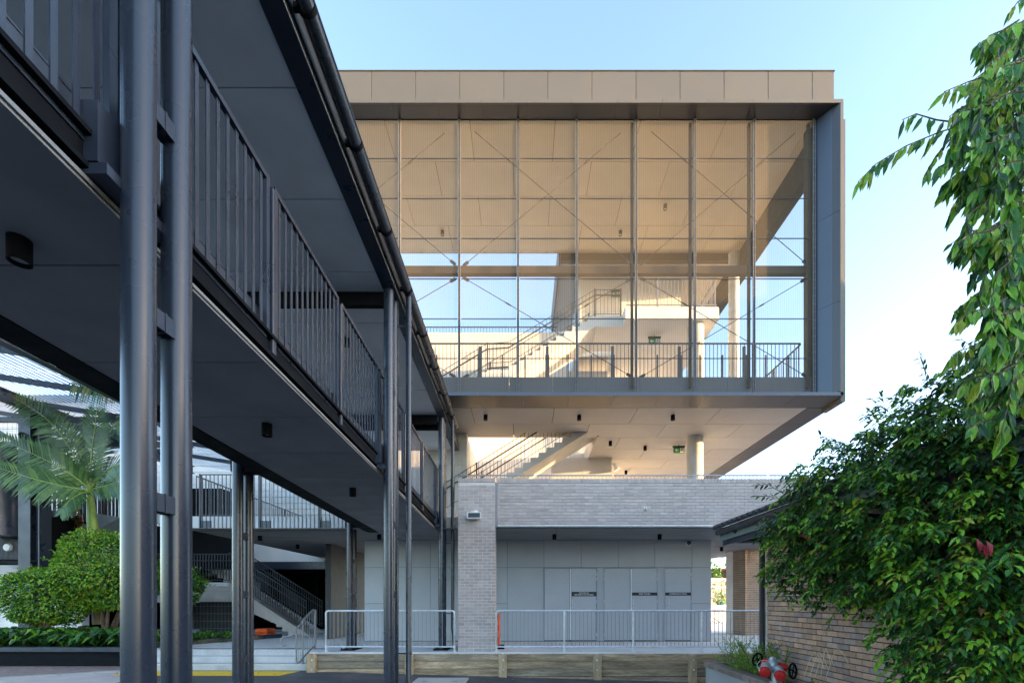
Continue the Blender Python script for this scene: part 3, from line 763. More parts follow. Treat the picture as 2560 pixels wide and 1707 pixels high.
MB().box(-.12,.0,-.03,.03,-.03,.03).build('arm', M['plastic_white'], fl_)

# ================================================================== BRICK PARAPET AND PILLAR
brick_cache = {}
def brick_mesh(w, h, dpt, m):
    k = (round(w,3), round(h,3), round(dpt,3), m.name)
    if k not in brick_cache: brick_cache[k] = MB().cbox(0,w,0,dpt,0,h,.005).mesh('brick', m)
    return brick_cache[k]
def brick_rows(x0, x1, z0, nrow, course=.086, length=.24, start=0):
    """(x, z, width, row) of every brick in stretcher bond clipped to [x0, x1]"""
    out = []
    for r_ in range(nrow):
        x = x0 - (length/2 if (r_+start) % 2 else 0) - .055
        while x < x1:
            a, b = max(x, x0), min(x+length-.010, x1)
            if b - a > .03: out.append((a, z0+r_*course, b-a, r_))
            x += length
    return out
pil = thing('brick_pillar', 'tall pale mauve brick pillar between the two galvanised railings', 'pillar')
px0, px1, YP = -1.753, -.757, 12.31
MB().cbox(px0+.008, px1-.008, YP+.010, YP+.62, TER, 5.165, .004).build('mortar_core', M['mortar'], pil)
rows_ = int((5.165-TER)/.086)
for (a, z, w, r_) in brick_rows(px0, px1, TER+.004, rows_):
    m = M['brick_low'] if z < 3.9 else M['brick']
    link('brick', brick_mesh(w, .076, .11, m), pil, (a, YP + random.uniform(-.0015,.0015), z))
# right flank of the pillar
for r_ in range(rows_):
    for s_ in range(3):
        y = YP + .12 + s_*.24 - (.12 if r_ % 2 else 0)
        a, b = max(y, YP+.115), min(y+.23, YP+.62)
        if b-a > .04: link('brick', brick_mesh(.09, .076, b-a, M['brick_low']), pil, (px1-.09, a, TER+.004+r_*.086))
for i in range(12):
    link('coping_brick', brick_mesh(.076,.112,.23,M['brick']), pil, (px0+i*.0835, YP-.002, 5.170))
MB().box(px0+.01,px1-.01,YP+.01,YP+.6,5.166,5.275).build('coping_core', M['mortar_grey'], pil)
par = thing('brick_parapet', 'long pale mauve brick parapet wall over the service doors', 'wall')
YW = 12.37; wx0, wx1 = -.69, 10.4
MB().box(wx0, wx1, YW+.010, YW+.34, 4.03, 5.165).build('mortar_core', M['mortar_grey'], par)
stuff = MB()
lst = brick_rows(wx0, wx1, 4.045, 13)
for (a, z, w, r_) in lst:
    if a < 4.85: link('brick', brick_mesh(w,.076,.11,M['brick']), par, (a, YW+random.uniform(-.002,.002), z))
    else: stuff.cbox(a,a+w,YW+random.uniform(-.002,.002),YW+.11,z,z+.076,.005)
stuff.build('brick', M['brick'], par, kind='stuff')
i = 0; cs = MB()
while wx0 + i*.086 < wx1:
    a = wx0+i*.086
    if a < 6.2: link('coping_brick', brick_mesh(.077,.112,.23,M['brick']), par, (a, YW-.003, 5.170))
    else: cs.cbox(a,a+.077,YW-.003,YW+.227,5.17,5.282,.005)
    i += 1
cs.build('coping_brick', M['brick'], par, kind='stuff')
MB().box(wx0,wx1,YW+.008,YW+.33,5.166,5.277).build('coping_core', M['mortar_grey'], par)
MB().box(wx0,wx1,YW-.004,YW+.2,4.005,4.028).build('lintel_angle', M['galv'], par)
MB().box(px1+.006,wx0-.006,YW+.02,YW+.06,4.0,5.17).build('expansion_strip', M['galv_dull'], par)
pr_ = thing('parapet_railing', 'thin galvanised railing showing just above the brick parapet', 'railing')
a = X(1145,12.6)
while a < 9.5:
    railing(pr_, (a,12.75,4.5),(a+2.1,12.75,4.5), H(1188,12.75)-4.5, .105, .006, M['galv_dull'], lo=.5); a += 2.16
sp = thing('wall_speaker', 'white horn speaker box fixed to the brick pillar', 'speaker', loc=(X(1187,12.25),YP,H(1290,YP)))
q = MB(); q.hexa([(-.19,-.24,-.10),(.19,-.24,-.10),(.12,-.02,-.08),(-.12,-.02,-.08),(-.19,-.24,.07),(.19,-.24,.07),(.12,-.02,.06),(-.12,-.02,.06)]); q.build('horn', M['plastic_white'], sp)
MB().box(-.155,.155,-.244,-.241,-.075,.045).build('grille', M['charcoal'], sp)
q = MB(); q.lathe([(.11,0),(.10,.04),(.07,.06)],(0,-.1,.07),18); q.build('driver_cap', M['plastic_white'], sp)
cam_ = thing('wall_camera', 'tiny round security camera on the brick parapet face', 'camera', loc=(X(1613,YW),YW-.002,H(1272,YW)))
q = MB(); q.lathe([(.0001,-.06),(.03,-.055),(.042,-.03),(.042,0)],n=16,axis='y'); q.build('housing', M['plastic_white'], cam_, smooth=True)
MB().lathe([(.0001,-.066),(.018,-.061)],n=12,axis='y').build('lens', M['black'], cam_)
# ================================================================== SERVICE WALL with doors
sw = thing('service_wall', 'grey blue panel wall with three service doors under the brick parapet', 'wall')
YD = 15.3
wl, wr = X(911,YD), X(1778,YD)
MB().box(wl+.01, wr-.01, YD+.03, YD+.4, TER, 4.0).build('backing', M['joint'], sw)
jx = [wl]+[X(p,YD) for p in (985,1076,1175,1268,1360,1453,1545.5,1637,1730)]+[wr]
zj = H(1417.7,YD)
for a, b in zip(jx[:-1], jx[1:]):
    MB().box(a+.005,b-.005,YD,YD+.028,zj+.005,3.995).build('cladding_panel', M['panel_wall'], sw)
low = [(wl,X(985,YD)),(X(985,YD),X(1076,YD)),(X(1076,YD),X(1175,YD)),(X(1175,YD),X(1268,YD)),(X(1268,YD),X(1358,YD)),(X(1493,YD),X(1509,YD)),(X(1645,YD),X(1661,YD)),(X(1729,YD),wr)]
for i, (a, b) in enumerate(low):
    if i in (0,3,7):
        zz = H(1508,YD); MB().box(a+.005,b-.005,YD,YD+.028,zz+.005,zj-.005).build('cladding_panel', M['panel_wall'], sw); MB().box(a+.005,b-.005,YD,YD+.028,TER+.02,zz-.005).build('cladding_panel', M['panel_wall'], sw)
    else: MB().box(a+.005,b-.005,YD,YD+.028,TER+.02,zj-.005).build('cladding_panel', M['panel_wall'], sw)
def text_mesh(body, size):
    c = bpy.data.curves.new('lettering','FONT'); c.body = body; c.size = size; c.align_x = 'CENTER'; c.align_y = 'CENTER'; c.extrude = .001; c.space_line = .85
    o = bpy.data.objects.new('tmp_text', c); COL.objects.link(o)
    dg = bpy.context.evaluated_depsgraph_get(); me = bpy.data.meshes.new_from_object(o.evaluated_get(dg))
    bpy.data.objects.remove(o, do_unlink=True); me.materials.clear(); me.materials.append(M['letter']); return me
def door(p0, p1, sign=None, handle=None, hinge=None, two=False):
    a, b = X(p0,YD), X(p1,YD); z0, z1 = TER+.03, H(1420,YD)
    o = MB().cbox(a+.012,b-.012,YD-.006,YD+.025,z0+.01,z1-.008,.003).build('door', M['door'], sw)
    if sign:
        zc = H(1484,YD); hh = .075 if two else .052
        MB().box(a+.012,b-.012,YD-.016,YD-.0125,zc-hh,zc+hh).build('sign_plate', M['sign'], o)
        me = text_mesh(sign, .07 if two else .072); lk = link('lettering', me, o, ((a+b)/2, YD-.0175, zc), (R(90),0,0))
        wt = max(v.co.x for v in me.vertices)-min(v.co.x for v in me.vertices); s_ = (b-a)*(.74 if two else .45 if len(sign) < 12 else .66)/wt; lk.scale = (s_,1,1)
    if handle:
        hx = X(handle,YD); zz = H(1507,YD)
        q = MB(); q.tube([(hx,YD-.012,zz+.13),(hx,YD-.06,zz+.13),(hx,YD-.06,zz-.05),(hx,YD-.012,zz-.05)],.010,8); q.lathe([(.02,0),(.018,-.012)],(hx,YD-.012,zz-.14),12,'y'); q.build('handle', M['galv'], o)
    if hinge:
        hx = X(hinge,YD)
        for zz in (z0+.2,(z0+z1)/2+.1,z1-.35,z1-.2): MB().lathe([(.010,-.05),(.010,.05)],(hx,YD-.016,zz),8).build('hinge', M['galv'], o)
    return o
door(1360,1425); door(1428,1492,'ELECTRICAL\nDISTRIBUTION BOARD',1430.5,1491,True)
door(1510,1576,hinge=1511); door(1579,1644,'FIRE PANEL',1582,1643); door(1662,1728,'COMMUNICATIONS',1671,1727)
for p in (1426.5,1577.5): MB().box(X(p,YD)-.022,X(p,YD)+.022,YD-.02,YD-.0125,TER+.05,H(1421,YD)).build('lit_gap_strip', M['lit_gap'], sw)  # white strips put the lit gap between leaves into colour
for a, b in ((1358,1493.5),(1508.5,1645),(1660.5,1729.5)):
    q = MB(); x0,x1,zt_ = X(a,YD),X(b,YD),H(1418.5,YD); q.box(x0,x0+.02,YD-.02,YD+.02,TER,zt_); q.box(x1-.02,x1,YD-.02,YD+.02,TER,zt_); q.box(x0+.021,x1-.021,YD-.02,YD+.02,zt_-.02,zt_); q.build('door_frame', M['panel_wall'], sw)
GT = 'black cylinder lights under the brick parapet slab'
for px, d, lab in ((1386,13.9,'black downlight under the slab above the electrical door'),(1649,13.9,'black downlight under the slab above the fire panel door'),(948,13.9,'black downlight under the slab right of the dark bridge column'),(1804,17.2,'black downlight near the tan brick pier beside the house eave'),(650,14.2,'black downlight under the walkway slab beside the twin column'),(744,16.4,'black downlight under the walkway slab, farther back near the white wall')):
    downlight((X(px,d),d,3.999), lab, GT)
dc = thing('dome_camera', 'white dome camera high on the service wall at its right end', 'camera', loc=(X(1721,YD),YD,H(1357,YD)))
MB().lathe([(.09,0),(.09,-.03),(.075,-.05)],n=20,axis='y').build('mount', M['plastic_white'], dc, smooth=True)
MB().lathe([(.07,-.051),(.06,-.09),(.035,-.115),(.0001,-.12)],n=20,axis='y').build('dome', M['glass_dark'], dc, smooth=True)
# ================================================================== front galvanised railings
def tube_railing(name, label, x0, x1, y, z0, z1, posts, sp=.104):
    o = thing(name, label, 'railing', 'galvanised terrace railings')
    q = MB(); q.tube([(x0,y,z0+.13),(x0,y,z1-.06),(x0+.02,y,z1-.015),(x0+.06,y,z1),(x1-.06,y,z1),(x1-.02,y,z1-.015),(x1,y,z1-.06),(x1,y,z0+.13)], .024, 12); q.build('top_rail', M['galv'], o, smooth=True)
    q = MB(); q.tube([(x0,y,z0+.14),(x1,y,z0+.14)], .022, 12); q.build('bottom_rail', M['galv'], o, smooth=True)
    n = int((x1-x0)/sp); me = MB().box(-.0055,.0055,-.006,.006,z0+.14,z1).mesh('baluster', M['galv_dull'])
    for i in range(1,n): link('baluster', me, o, (x0+(x1-x0)*i/n, y, 0))
    for p in [x0]+list(posts)+[x1]:
        q = MB(); q.lathe([(.024,z0+.012),(.024,z1-(0 if p in posts else .1))],(p,y,0),12); q.cbox(p-.06,p+.06,y-.05,y+.05,z0,z0+.012,.003); q.lathe([(.033,z0+.10),(.033,z0+.18)],(p,y,0),12)
        for sx in (-.045,.045): q.lathe([(.009,z0+.012),(.009,z0+.03)],(p+sx,y,0),8)
        q.build('post', M['galv'], o, smooth=False)
    return o
YG = 12.18; zt_ = H(1526,YG)
tube_railing('terrace_railing', 'short galvanised tube railing left of the brick pillar', X(815,YG), X(1136,YG), YG, TER, zt_, [])
tube_railing('terrace_railing', 'long galvanised tube railing in front of the service doors', X(1241,YG), X(1925,YG), YG, TER, zt_, [X(p,YG) for p in (1411,1583,1754)])
sh = thing('step_handrail', 'dark grey tube handrail with curled end beside the concrete steps', 'handrail')
xh = X(785,12.6)
A = Vector((X(745,11.9),11.95,TER)); 
q = MB(); q.tube([at(716,1611,11.75),at(708,1613,11.75),at(703,1607,11.75),at(703,1597,11.75),at(709,1592,11.75),at(722,1590,11.8),at(733,1583,11.85),at(741,1572,11.95),at(770,1535,12.7),at(783,1523,13.0),at(789,1524,13.0),at(789,1532,13.0)], .024, 10); q.build('handrail', M['galv_dull'], sh, smooth=True)
q = MB(); q.tube([at(741,1572,11.95),at(741,1650,11.95),at(744,1657,11.97),at(752,1652,12.0),at(760,1640,12.2),at(787,1613,13.0),at(789,1605,13.0),at(789,1524,13.0)], .022, 10); q.build('frame', M['galv_dull'], sh, smooth=True)
for p, y0_, y1_, d in ((747,1567,1655,12.05),(752,1560,1650,12.2),(763,1545,1636,12.4),(769,1537,1632,12.5),(774,1531,1626,12.65),(780,1527,1620,12.8),(785,1524,1615,12.9)):
    q = MB(); q.tube([at(p,y0_,d),at(p,y1_,d)],.008,6); q.build('baluster', M['galv_dull'], sh)
for p, y0_, y1_, d in ((757,1552,1661,12.25),(787,1530,1622,12.98)):
    q = MB(); q.tube([at(p,y0_,d),at(p,y1_,d)],.024,10); c = at(p,y1_,d); q.lathe([(.06,0),(.06,.015)],(c.x,c.y,c.z-.01),14); q.build('post', M['galv_dull'], sh)

# ================================================================== LEFT WALKWAY EDGE AND WHAT LIES BEHIND
wk = thing('walkway_railing', 'dark barred railing along the front edge of the left walkway slab', 'railing')
ZB, ZT = 4.0, H(1186,13.12)
def hung_panel(parent, p0, p1, z0, z1, sp, m, r=.008):
    p0, p1 = Vector(p0), Vector(p1); n = int((p1-p0).length/sp)
    t_ = (p1-p0).normalized()
    q = MB(); q.bar((p0.x,p0.y,z1),(p1.x,p1.y,z1),.03,.03); q.bar((p0.x,p0.y,z0),(p1.x,p1.y,z0),.03,.03); q.bar((p0.x,p0.y,z0+.45),(p1.x,p1.y,z0+.45),.012,.012)
    o = q.build('railing_panel', m, parent)
    me = MB().box(-r,r,-r,r,z0,z1).mesh('baluster', m)
    for i in range(n+1):
        c = p0.lerp(p1, i/n); link('baluster', me, o, (c.x,c.y,0))
a = X(505,13.12)
while a < -5.0:
    b = a + 1.62
    hung_panel(wk, (a,13.12,0),(min(b,-4.95),13.12,0), ZB, ZT, .112, M['charcoal'])
    q = MB(); q.cbox(a-.07,a-.035,13.09,13.17,ZB-.02,ZT+.02,.004); q.box(a-.03,a+.26,13.13,13.19,4.06,4.28); q.build('railing_post', M['charcoal'], wk)
    a = b + .09
wk2 = thing('walkway_side_railing', 'dark barred railing receding along the left side of the walkway slab', 'railing')
a = 13.2
while a < 21.0:
    hung_panel(wk2, (-9.42,a,0),(-9.42,a+1.55,0), ZB+.02, ZT-.02, .125, M['charcoal']); 
    MB().box(-9.45,-9.38,a+1.56,a+1.62,ZB,ZT).build('railing_post', M['charcoal'], wk2); a += 1.66
MB().cbox(-9.52,-4.6,13.14,13.199,4.0,4.41,.004).build('slab_edge', M['terrace'], mb_)
# deep undercroft behind the stairs, its shade painted as black surfaces
uc = thing('undercroft', 'open undercroft with its shade painted black below a white wall behind the walkway', 'building')
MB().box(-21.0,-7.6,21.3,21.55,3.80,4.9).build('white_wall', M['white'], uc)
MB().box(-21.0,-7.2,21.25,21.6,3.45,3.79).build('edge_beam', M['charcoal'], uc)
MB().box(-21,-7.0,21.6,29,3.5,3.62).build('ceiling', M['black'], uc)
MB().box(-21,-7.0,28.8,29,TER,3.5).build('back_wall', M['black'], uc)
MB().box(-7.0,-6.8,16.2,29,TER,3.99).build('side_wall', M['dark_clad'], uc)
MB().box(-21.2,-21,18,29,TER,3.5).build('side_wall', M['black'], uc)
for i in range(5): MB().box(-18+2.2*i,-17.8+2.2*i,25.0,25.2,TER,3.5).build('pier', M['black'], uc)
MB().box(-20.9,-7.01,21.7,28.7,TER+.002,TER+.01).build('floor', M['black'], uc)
# stair coming down to the right in front of the undercroft
us_ = thing('garden_staircase', 'concrete flight with black barred balustrades descending to the terrace', 'staircase')
ys0, ys1 = 17.9, 19.4
xb, xt, zb_, zt2 = X(745,17.9), X(571,17.9), TER, 2.66
ns = 12
for i in range(ns):
    xa = xb - (i+1)*(xb-xt)/ns; xc = xb - i*(xb-xt)/ns; z1 = zb_ + (i+1)*(zt2-zb_)/ns
    MB().box(xa,xc,ys0+.12,ys1-.12,z1-.35 if i else TER,z1).build('step', M['step'], us_)
for yy in (ys0, ys1-.11):
    q = MB(); q.hexa([(xb+.15,yy,TER-.0),(xb+.45,yy,TER),(xb+.45,yy+.11,TER),(xb+.15,yy+.11,TER),(xt,yy,zt2-.75),(xt,yy,zt2),(xt,yy+.11,zt2),(xt,yy+.11,zt2-.75)])
    q.build('stringer', M['concrete'], us_)
MB().cbox(xt-3.4,xt-.002,ys0,ys1,zt2-.75,zt2-.12,.01).build('landing', M['concrete'], us_)
MB().cbox(xt-3.4,xt-.002,ys0-.04,ys0+.12,zt2-.119,zt2+.04,.01).build('landing_edge', M['step_edge'], us_)
def bars_along(parent, A, B, h, sp, m, low=.08, rails=2, thick=.011):
    A, B = Vector(A), Vector(B)
    for k in range(rails):
        z_ = h - k*.26; q = MB(); q.tube([A+Vector((0,-.03*k,z_)),B+Vector((0,-.03*k,z_))],.02 if k else .022,8); q.build('handrail', m, parent)
    q = MB(); q.tube([A+Vector((0,0,low)),B+Vector((0,0,low))],.014,6); q.build('bottom_rail', m, parent)
    n = int((B-A).length/sp); me = MB().box(-thick,thick,-thick,thick,low,h).mesh('baluster', m)
    for i in range(n+1): link('baluster', me, parent, A.lerp(B,i/n))
bars_along(us_, (xb+.3,ys0+.05,TER+.2),(xt,ys0+.05,zt2+.05),1.15,.11,M['rail_dark'])
bars_along(us_, (xb+.3,ys1-.05,TER+.2),(xt,ys1-.05,zt2+.05),1.15,.11,M['rail_dark'])
bars_along(us_, (xt,ys0+.05,zt2+.05),(xt-3.3,ys0+.05,zt2+.05),1.1,.11,M['rail_dark'])
bars_along(us_, (xt-.2,ys1+.2,zt2+.05),(xt-4.2,ys1+.2,zt2+2.6),1.15,.11,M['rail_dark'])
for i in range(12): MB().box(xt-.5-(i+1)*.28,xt-.5-i*.28,ys1+.25,ys1+1.6,zt2+i*.17-.2,zt2+(i+1)*.17).build('step', M['step'], us_)
# wire fence panel and low kerb by the garden
wf = thing('wire_fence_panel', 'dark wire mesh fence panel beneath the stair landing', 'fence')
fx0, fx1, fy = X(470,16.6), X(585,16.6), 16.6
q = MB()
for x_ in (fx0,fx1): q.box(x_-.02,x_+.02,fy-.02,fy+.02,TER,2.1)
q.build('post', M['black'], wf)
for i in range(34): MB().box(fx0+(fx1-fx0)*i/33-.0025,fx0+(fx1-fx0)*i/33+.0025,fy-.002,fy+.002,TER+.05,2.05).build('wire', M['galv_dull'], wf)
for i in range(8): MB().box(fx0,fx1,fy-.006,fy-.003,TER+.08+i*.27,TER+.086+i*.27).build('wire', M['galv_dull'], wf)
MB().box(fx0,fx1,fy+.6,fy+.65,TER,1.95).build('dark_screen', M['black'], wf)
kb = MB(); kb.hexa([(-11.2,12.9,TER),(-11.0,12.9,TER),(-8.9,16.9,TER),(-9.1,16.9,TER),(-11.2,12.9,TER+.14),(-11.0,12.9,TER+.14),(-8.9,16.9,TER+.14),(-9.1,16.9,TER+.14)])
kb.build('garden_kerb', M['charcoal'], kind='structure')
ob = thing('orange_barrier_feet', 'stacked orange plastic barrier feet on the terrace by the stair', 'barrier')
for i, (px, zz) in enumerate(((648,.0),(663,.0),(648,.16),(663,.16))):
    MB().cbox(X(px,17.0)-.13,X(px,17.0)+.13,16.9,17.5,TER+.01+zz,TER+.16+zz,.04).build('foot', M['orange'], ob)
ob2 = thing('orange_barrier', 'orange plastic safety barrier standing edge-on beside the brick pillar', 'barrier')
q = MB(); xo = X(1246,12.75)
for z0_, z1_, dx in ((TER+.12,TER+.36,.03),(TER+.361,TER+.52,.02),(TER+.521,TER+.68,.03),(TER+.681,TER+.84,.02),(TER+.841,TER+.99,.03)):
    q.cbox(xo-dx,xo+dx,12.75,13.55,z0_,z1_,.012)
q.build('panel', M['orange'], ob2)
MB().cbox(xo-.06,xo+.16,12.85,13.05,TER,TER+.119,.01).build('foot', M['black'], ob2)
# white weatherboard building behind
wb = thing('weatherboard_building', 'white weatherboard building behind the left walkway', 'building')
MB().box(-34,-7.6,24.56,30,3.5,12.6).build('wall_core', M['white'], wb)
n = 0
for zz in [4.9 + i*.33 for i in range(23)]:
    for k, (a, b) in enumerate(((-34,-26.5),(-26.4,-19),(-18.9,-13.6),(-13.45,-7.6))):
        q = MB(); q.hexa([(a,24.52,zz),(b,24.52,zz),(b,24.558,zz),(a,24.558,zz),(a,24.545,zz+.318),(b,24.545,zz+.318),(b,24.558,zz+.318),(a,24.558,zz+.318)]); q.build('weatherboard', M['white_board'], wb); n += 1
for a in (-26.45,-18.95,-13.52): MB().box(a-.05,a+.05,24.50,24.557,4.9,12.5).build('corner_trim', M['white_board'], wb)
MB().box(-34.2,-7.4,24.2,30.2,12.61,12.85).build('roof', M['roof_dark'], wb)
q = MB(); c = at(509,1224,24.3); q.lathe([(.09,-.2),(.1,0),(.06,.06)],(c.x-.1,c.y,c.z),12); q.lathe([(.09,-.2),(.1,0),(.06,.06)],(c.x+.25,c.y,c.z-.06),12); q.box(c.x-.1,c.x+.3,c.y,24.5,c.z+.02,c.z+.06); q.build('spotlight', M['plastic_white'], wb)
MB().hexa([tuple(at(486,1250,24.0)),tuple(at(522,1262,24.0)),tuple(at(522,1262,24.3)),tuple(at(486,1250,24.3)),tuple(at(486,1236,24.0)),tuple(at(522,1249,24.0)),tuple(at(522,1249,24.3)),tuple(at(486,1236,24.3))]).build('awning_beam', M['tan_brick'], wb)

# ================================================================== LEFT PAVILION
pv_ = thing('steel_pavilion', 'dark steel framed pavilion with translucent ribbed roof at the far left', 'pavilion')
def roofz(x): return 7.75 + (-10.2-x)*.16
n = 90
for k, (y0_, y1_) in enumerate(((9.0,12.4),(12.5,15.9),(16.0,19.4),(19.5,22.8))):
    q = MB()
    for i in range(n):
        xa = -10.0 - i*.13; xc = xa - .13; hi = .035 if i % 2 else 0
        q.hexa([(xc,y0_,roofz(xc)+hi),(xa,y0_,roofz(xa)+hi),(xa,y1_,roofz(xa)+hi),(xc,y1_,roofz(xc)+hi),(xc,y0_,roofz(xc)+hi+.006),(xa,y0_,roofz(xa)+hi+.006),(xa,y1_,roofz(xa)+hi+.006),(xc,y1_,roofz(xc)+hi+.006)])
    q.build('roof_sheet', M['translucent_roof'], pv_, kind='stuff')
for x_ in (-11.1,-16.6):
    q = MB(); zt_ = roofz(x_)-.03; q.box(x_-.11,x_+.11,8.5,23,zt_-.05,zt_); q.box(x_-.11,x_+.11,8.5,23,zt_-.40,zt_-.36); q.box(x_-.012,x_+.012,8.5,23,zt_-.36,zt_-.05); q.build('main_beam', M['charcoal'], pv_)
for y_ in (11.0,13.2,15.5,17.8,20.2):
    q = MB(); q.bar((-10.1,y_,roofz(-10.1)-.1),(-21,y_,roofz(-21)-.1),.08,.16); q.build('rafter', M['charcoal'], pv_)
for y_ in (15.5,):
    z_ = roofz(-16.6)-.45
    q = MB(); q.box(-21,-11.2,y_-.06,y_+.06,z_-1.15,z_-.98); q.box(-21,-11.2,y_-.06,y_+.06,z_-.3,z_-.14)
    q.build('truss_chord', M['charcoal'], pv_)
    for i in range(8):
        xa = -11.4-i*1.15; q = MB(); q.bar((xa,y_,z_-.98),(xa-1.1,y_,z_-.3),.06,.09); q.build('truss_web', M['charcoal'], pv_)
    mw = MB()
    for i in range(60): mw.box(-20.8+i*.155,-20.795+i*.155,y_+.08,y_+.085,z_-1.0,z_-.14)
    for i in range(8): mw.box(-20.8,-11.4,y_+.086,y_+.09,z_-1.0+i*.11,z_-.995+i*.11)
    mw.build('infill_mesh', M['galv_dull'], pv_, kind='stuff')
xc = X(84,15.4)
q = MB(); q.box(xc-.30,xc+.10,15.2,15.24,TER,roofz(xc)-.4); q.box(xc-.30,xc+.10,15.56,15.6,TER,roofz(xc)-.4); q.box(xc-.12,xc-.08,15.24,15.56,TER,roofz(xc)-.4); q.box(xc+.101,xc+.36,15.38,15.42,TER,roofz(xc)-.4); q.box(xc+.361,xc+.40,15.2,15.6,TER,roofz(xc)-.4)
q.build('column', M['charcoal'], pv_)
MB().box(xc+.102,xc+.36,15.2,15.379,3.28,3.33).build('column_plate', M['black'], pv_)
MB().lathe([(.62,4.2),(.62,7.2)],(X(5,15.8),15.8,0),28).build('round_column', M['charcoal'], pv_, smooth=True)
q = MB(); c = at(52,1086,15.1); q.lathe([(.05,-.12),(.07,0),(.03,.07)],(c.x,c.y,c.z),12); q.box(c.x-.02,c.x+.02,c.y,c.y+.2,c.z+.05,c.z+.09); q.build('spotlight', M['black'], pv_)
# black planter boxes with slat screens
pb = thing('planter_balcony', 'black board-clad balcony planters with slat screens behind the palm', 'balcony')
def board_face(x0, x1, y0, y1, z0, z1, nb):
    for i in range(nb):
        f0, f1 = i/nb, (i+1)/nb
        a = Vector((x0+(x1-x0)*f0, y0+(y1-y0)*f0, 0)); b = Vector((x0+(x1-x0)*f1-.008, y0+(y1-y0)*f1, 0))
        MB().hexa([(a.x,a.y,z0),(b.x,b.y,z0),(b.x,b.y+.03,z0),(a.x,a.y+.03,z0),(a.x,a.y,z1),(b.x,b.y,z1),(b.x,b.y+.03,z1),(a.x,a.y+.03,z1)]).build('board', M['dark_clad'], pb)
board_face(-20.5,X(58,16.2),16.2,16.2,3.45,5.08,16)
board_face(X(112,16.0),X(195,17.4),16.0,17.4,3.4,5.1,9)
MB().box(-20.5,X(60,16.2),16.24,17.6,3.4,5.0).build('planter_core', M['black'], pb)
q = MB(); q.hexa([(X(110,16.0),16.04,3.42),(X(197,17.4),17.46,3.42),(X(197,17.4),19,3.42),(X(110,16.0),19,3.42),(X(110,16.0),16.04,5.0),(X(197,17.4),17.46,5.0),(X(197,17.4),19,5.0),(X(110,16.0),19,5.0)]); q.build('planter_core', M['black'], pb)
MB().bar((X(110,15.95),15.95,5.14),(X(197,17.3),17.35,5.14),.1,.08).build('capping', M['charcoal'], pb)
for i in range(26):
    xx = -20.4 + i*.19
    MB().box(xx-.035,xx+.035,17.3,17.36,5.0,6.55).build('slat', M['dark_clad'], pb)
for i in range(16):
    xx = X(115,16.6)+i*.14
    MB().box(xx-.03,xx+.03,17.9,17.95,5.0,6.2).build('slat', M['dark_clad'], pb)
MB().cbox(X(192,17.2),X(268,17.2),17.2,18.0,3.3,4.85,.01).build('equipment_box', M['panel_wall'], pb)
q = MB(); a0 = at(237,1328,16.9); b0 = at(300,1334,16.9); a1 = at(237,1282,16.9); b1 = at(300,1292,16.5)
q.hexa([a0,b0,b0+Vector((0,.6,0)),a0+Vector((0,.6,0)),a1,b1,b1+Vector((0,.9,0)),a1+Vector((0,.6,0))]); q.build('metal_basket', M['galv_dull'], pb)
MB().box(-13.6,-11.6,17.6,18.2,4.9,6.3).build('painted_dark_opening', M['black'], pb)  # solid black box, the dark of an opening put into its colour
MB().box(-24,X(205,18.2),18.2,18.5,TER,3.4).build('lower_wall', M['white'], pb)
MB().box(-24,-11.5,18.51,19.3,3.3,5.0).build('balcony_slab', M['black'], pb)
wl_ = thing('wall_lamp', 'small white bulkhead lamp on the black balcony boards', 'lamp', loc=tuple(at(22,1368,16.2)))
MB().lathe([(.0001,-.09),(.12,-.08),(.15,-.02),(.15,0)],n=18,axis='y').build('shade', M['plastic_white'], wl_, smooth=True); MB().box(-.1,.1,-.07,.0,-.08,-.02).build('body', M['black'], wl_)

# ================================================================== LEFT GARDEN
pb2 = thing('garden_planter', 'long low black garden bed edge at lower left', 'planter')
MB().cbox(-20,-10.62,12.86,12.92,.18,.56,.006).build('front', M['black'], pb2)
MB().cbox(-20,-10.61,12.76,13.04,.562,.70,.012).build('coping', M['charcoal'], pb2)
MB().box(-20,-11.0,13.04,17.5,.10,.64).build('soil', M['soil'], pb2)

def leaf_quad(q, p, d, n, L_, W_, mi, bend=.15, fold=.25):
    """lanceolate leaf: base p, direction d, normal n"""
    d = d.normalized(); s = d.cross(n)
    if s.length < 1e-4: s = d.cross(Vector((.3,.5,.8)))
    s.normalize(); n = s.cross(d).normalized()
    m1 = p + d*L_*.38 - n*L_*bend*.15; m2 = p + d*L_*.72 - n*L_*bend*.5; tip = p + d*L_ - n*L_*bend
    up = n*W_*fold
    vs = [p, m1+s*W_*.5+up, m1, m1-s*W_*.5+up, m2+s*W_*.36+up*.7-n*0, m2, m2-s*W_*.36+up*.7, tip]
    q.add(vs, [(0,1,2),(0,2,3),(1,4,5,2),(2,5,6,3),(4,7,5),(5,7,6)], mi)
def rv(): 
    while True:
        v = Vector((random.uniform(-1,1),random.uniform(-1,1),random.uniform(-1,1)))
        if .01 < v.length < 1: return v.normalized()
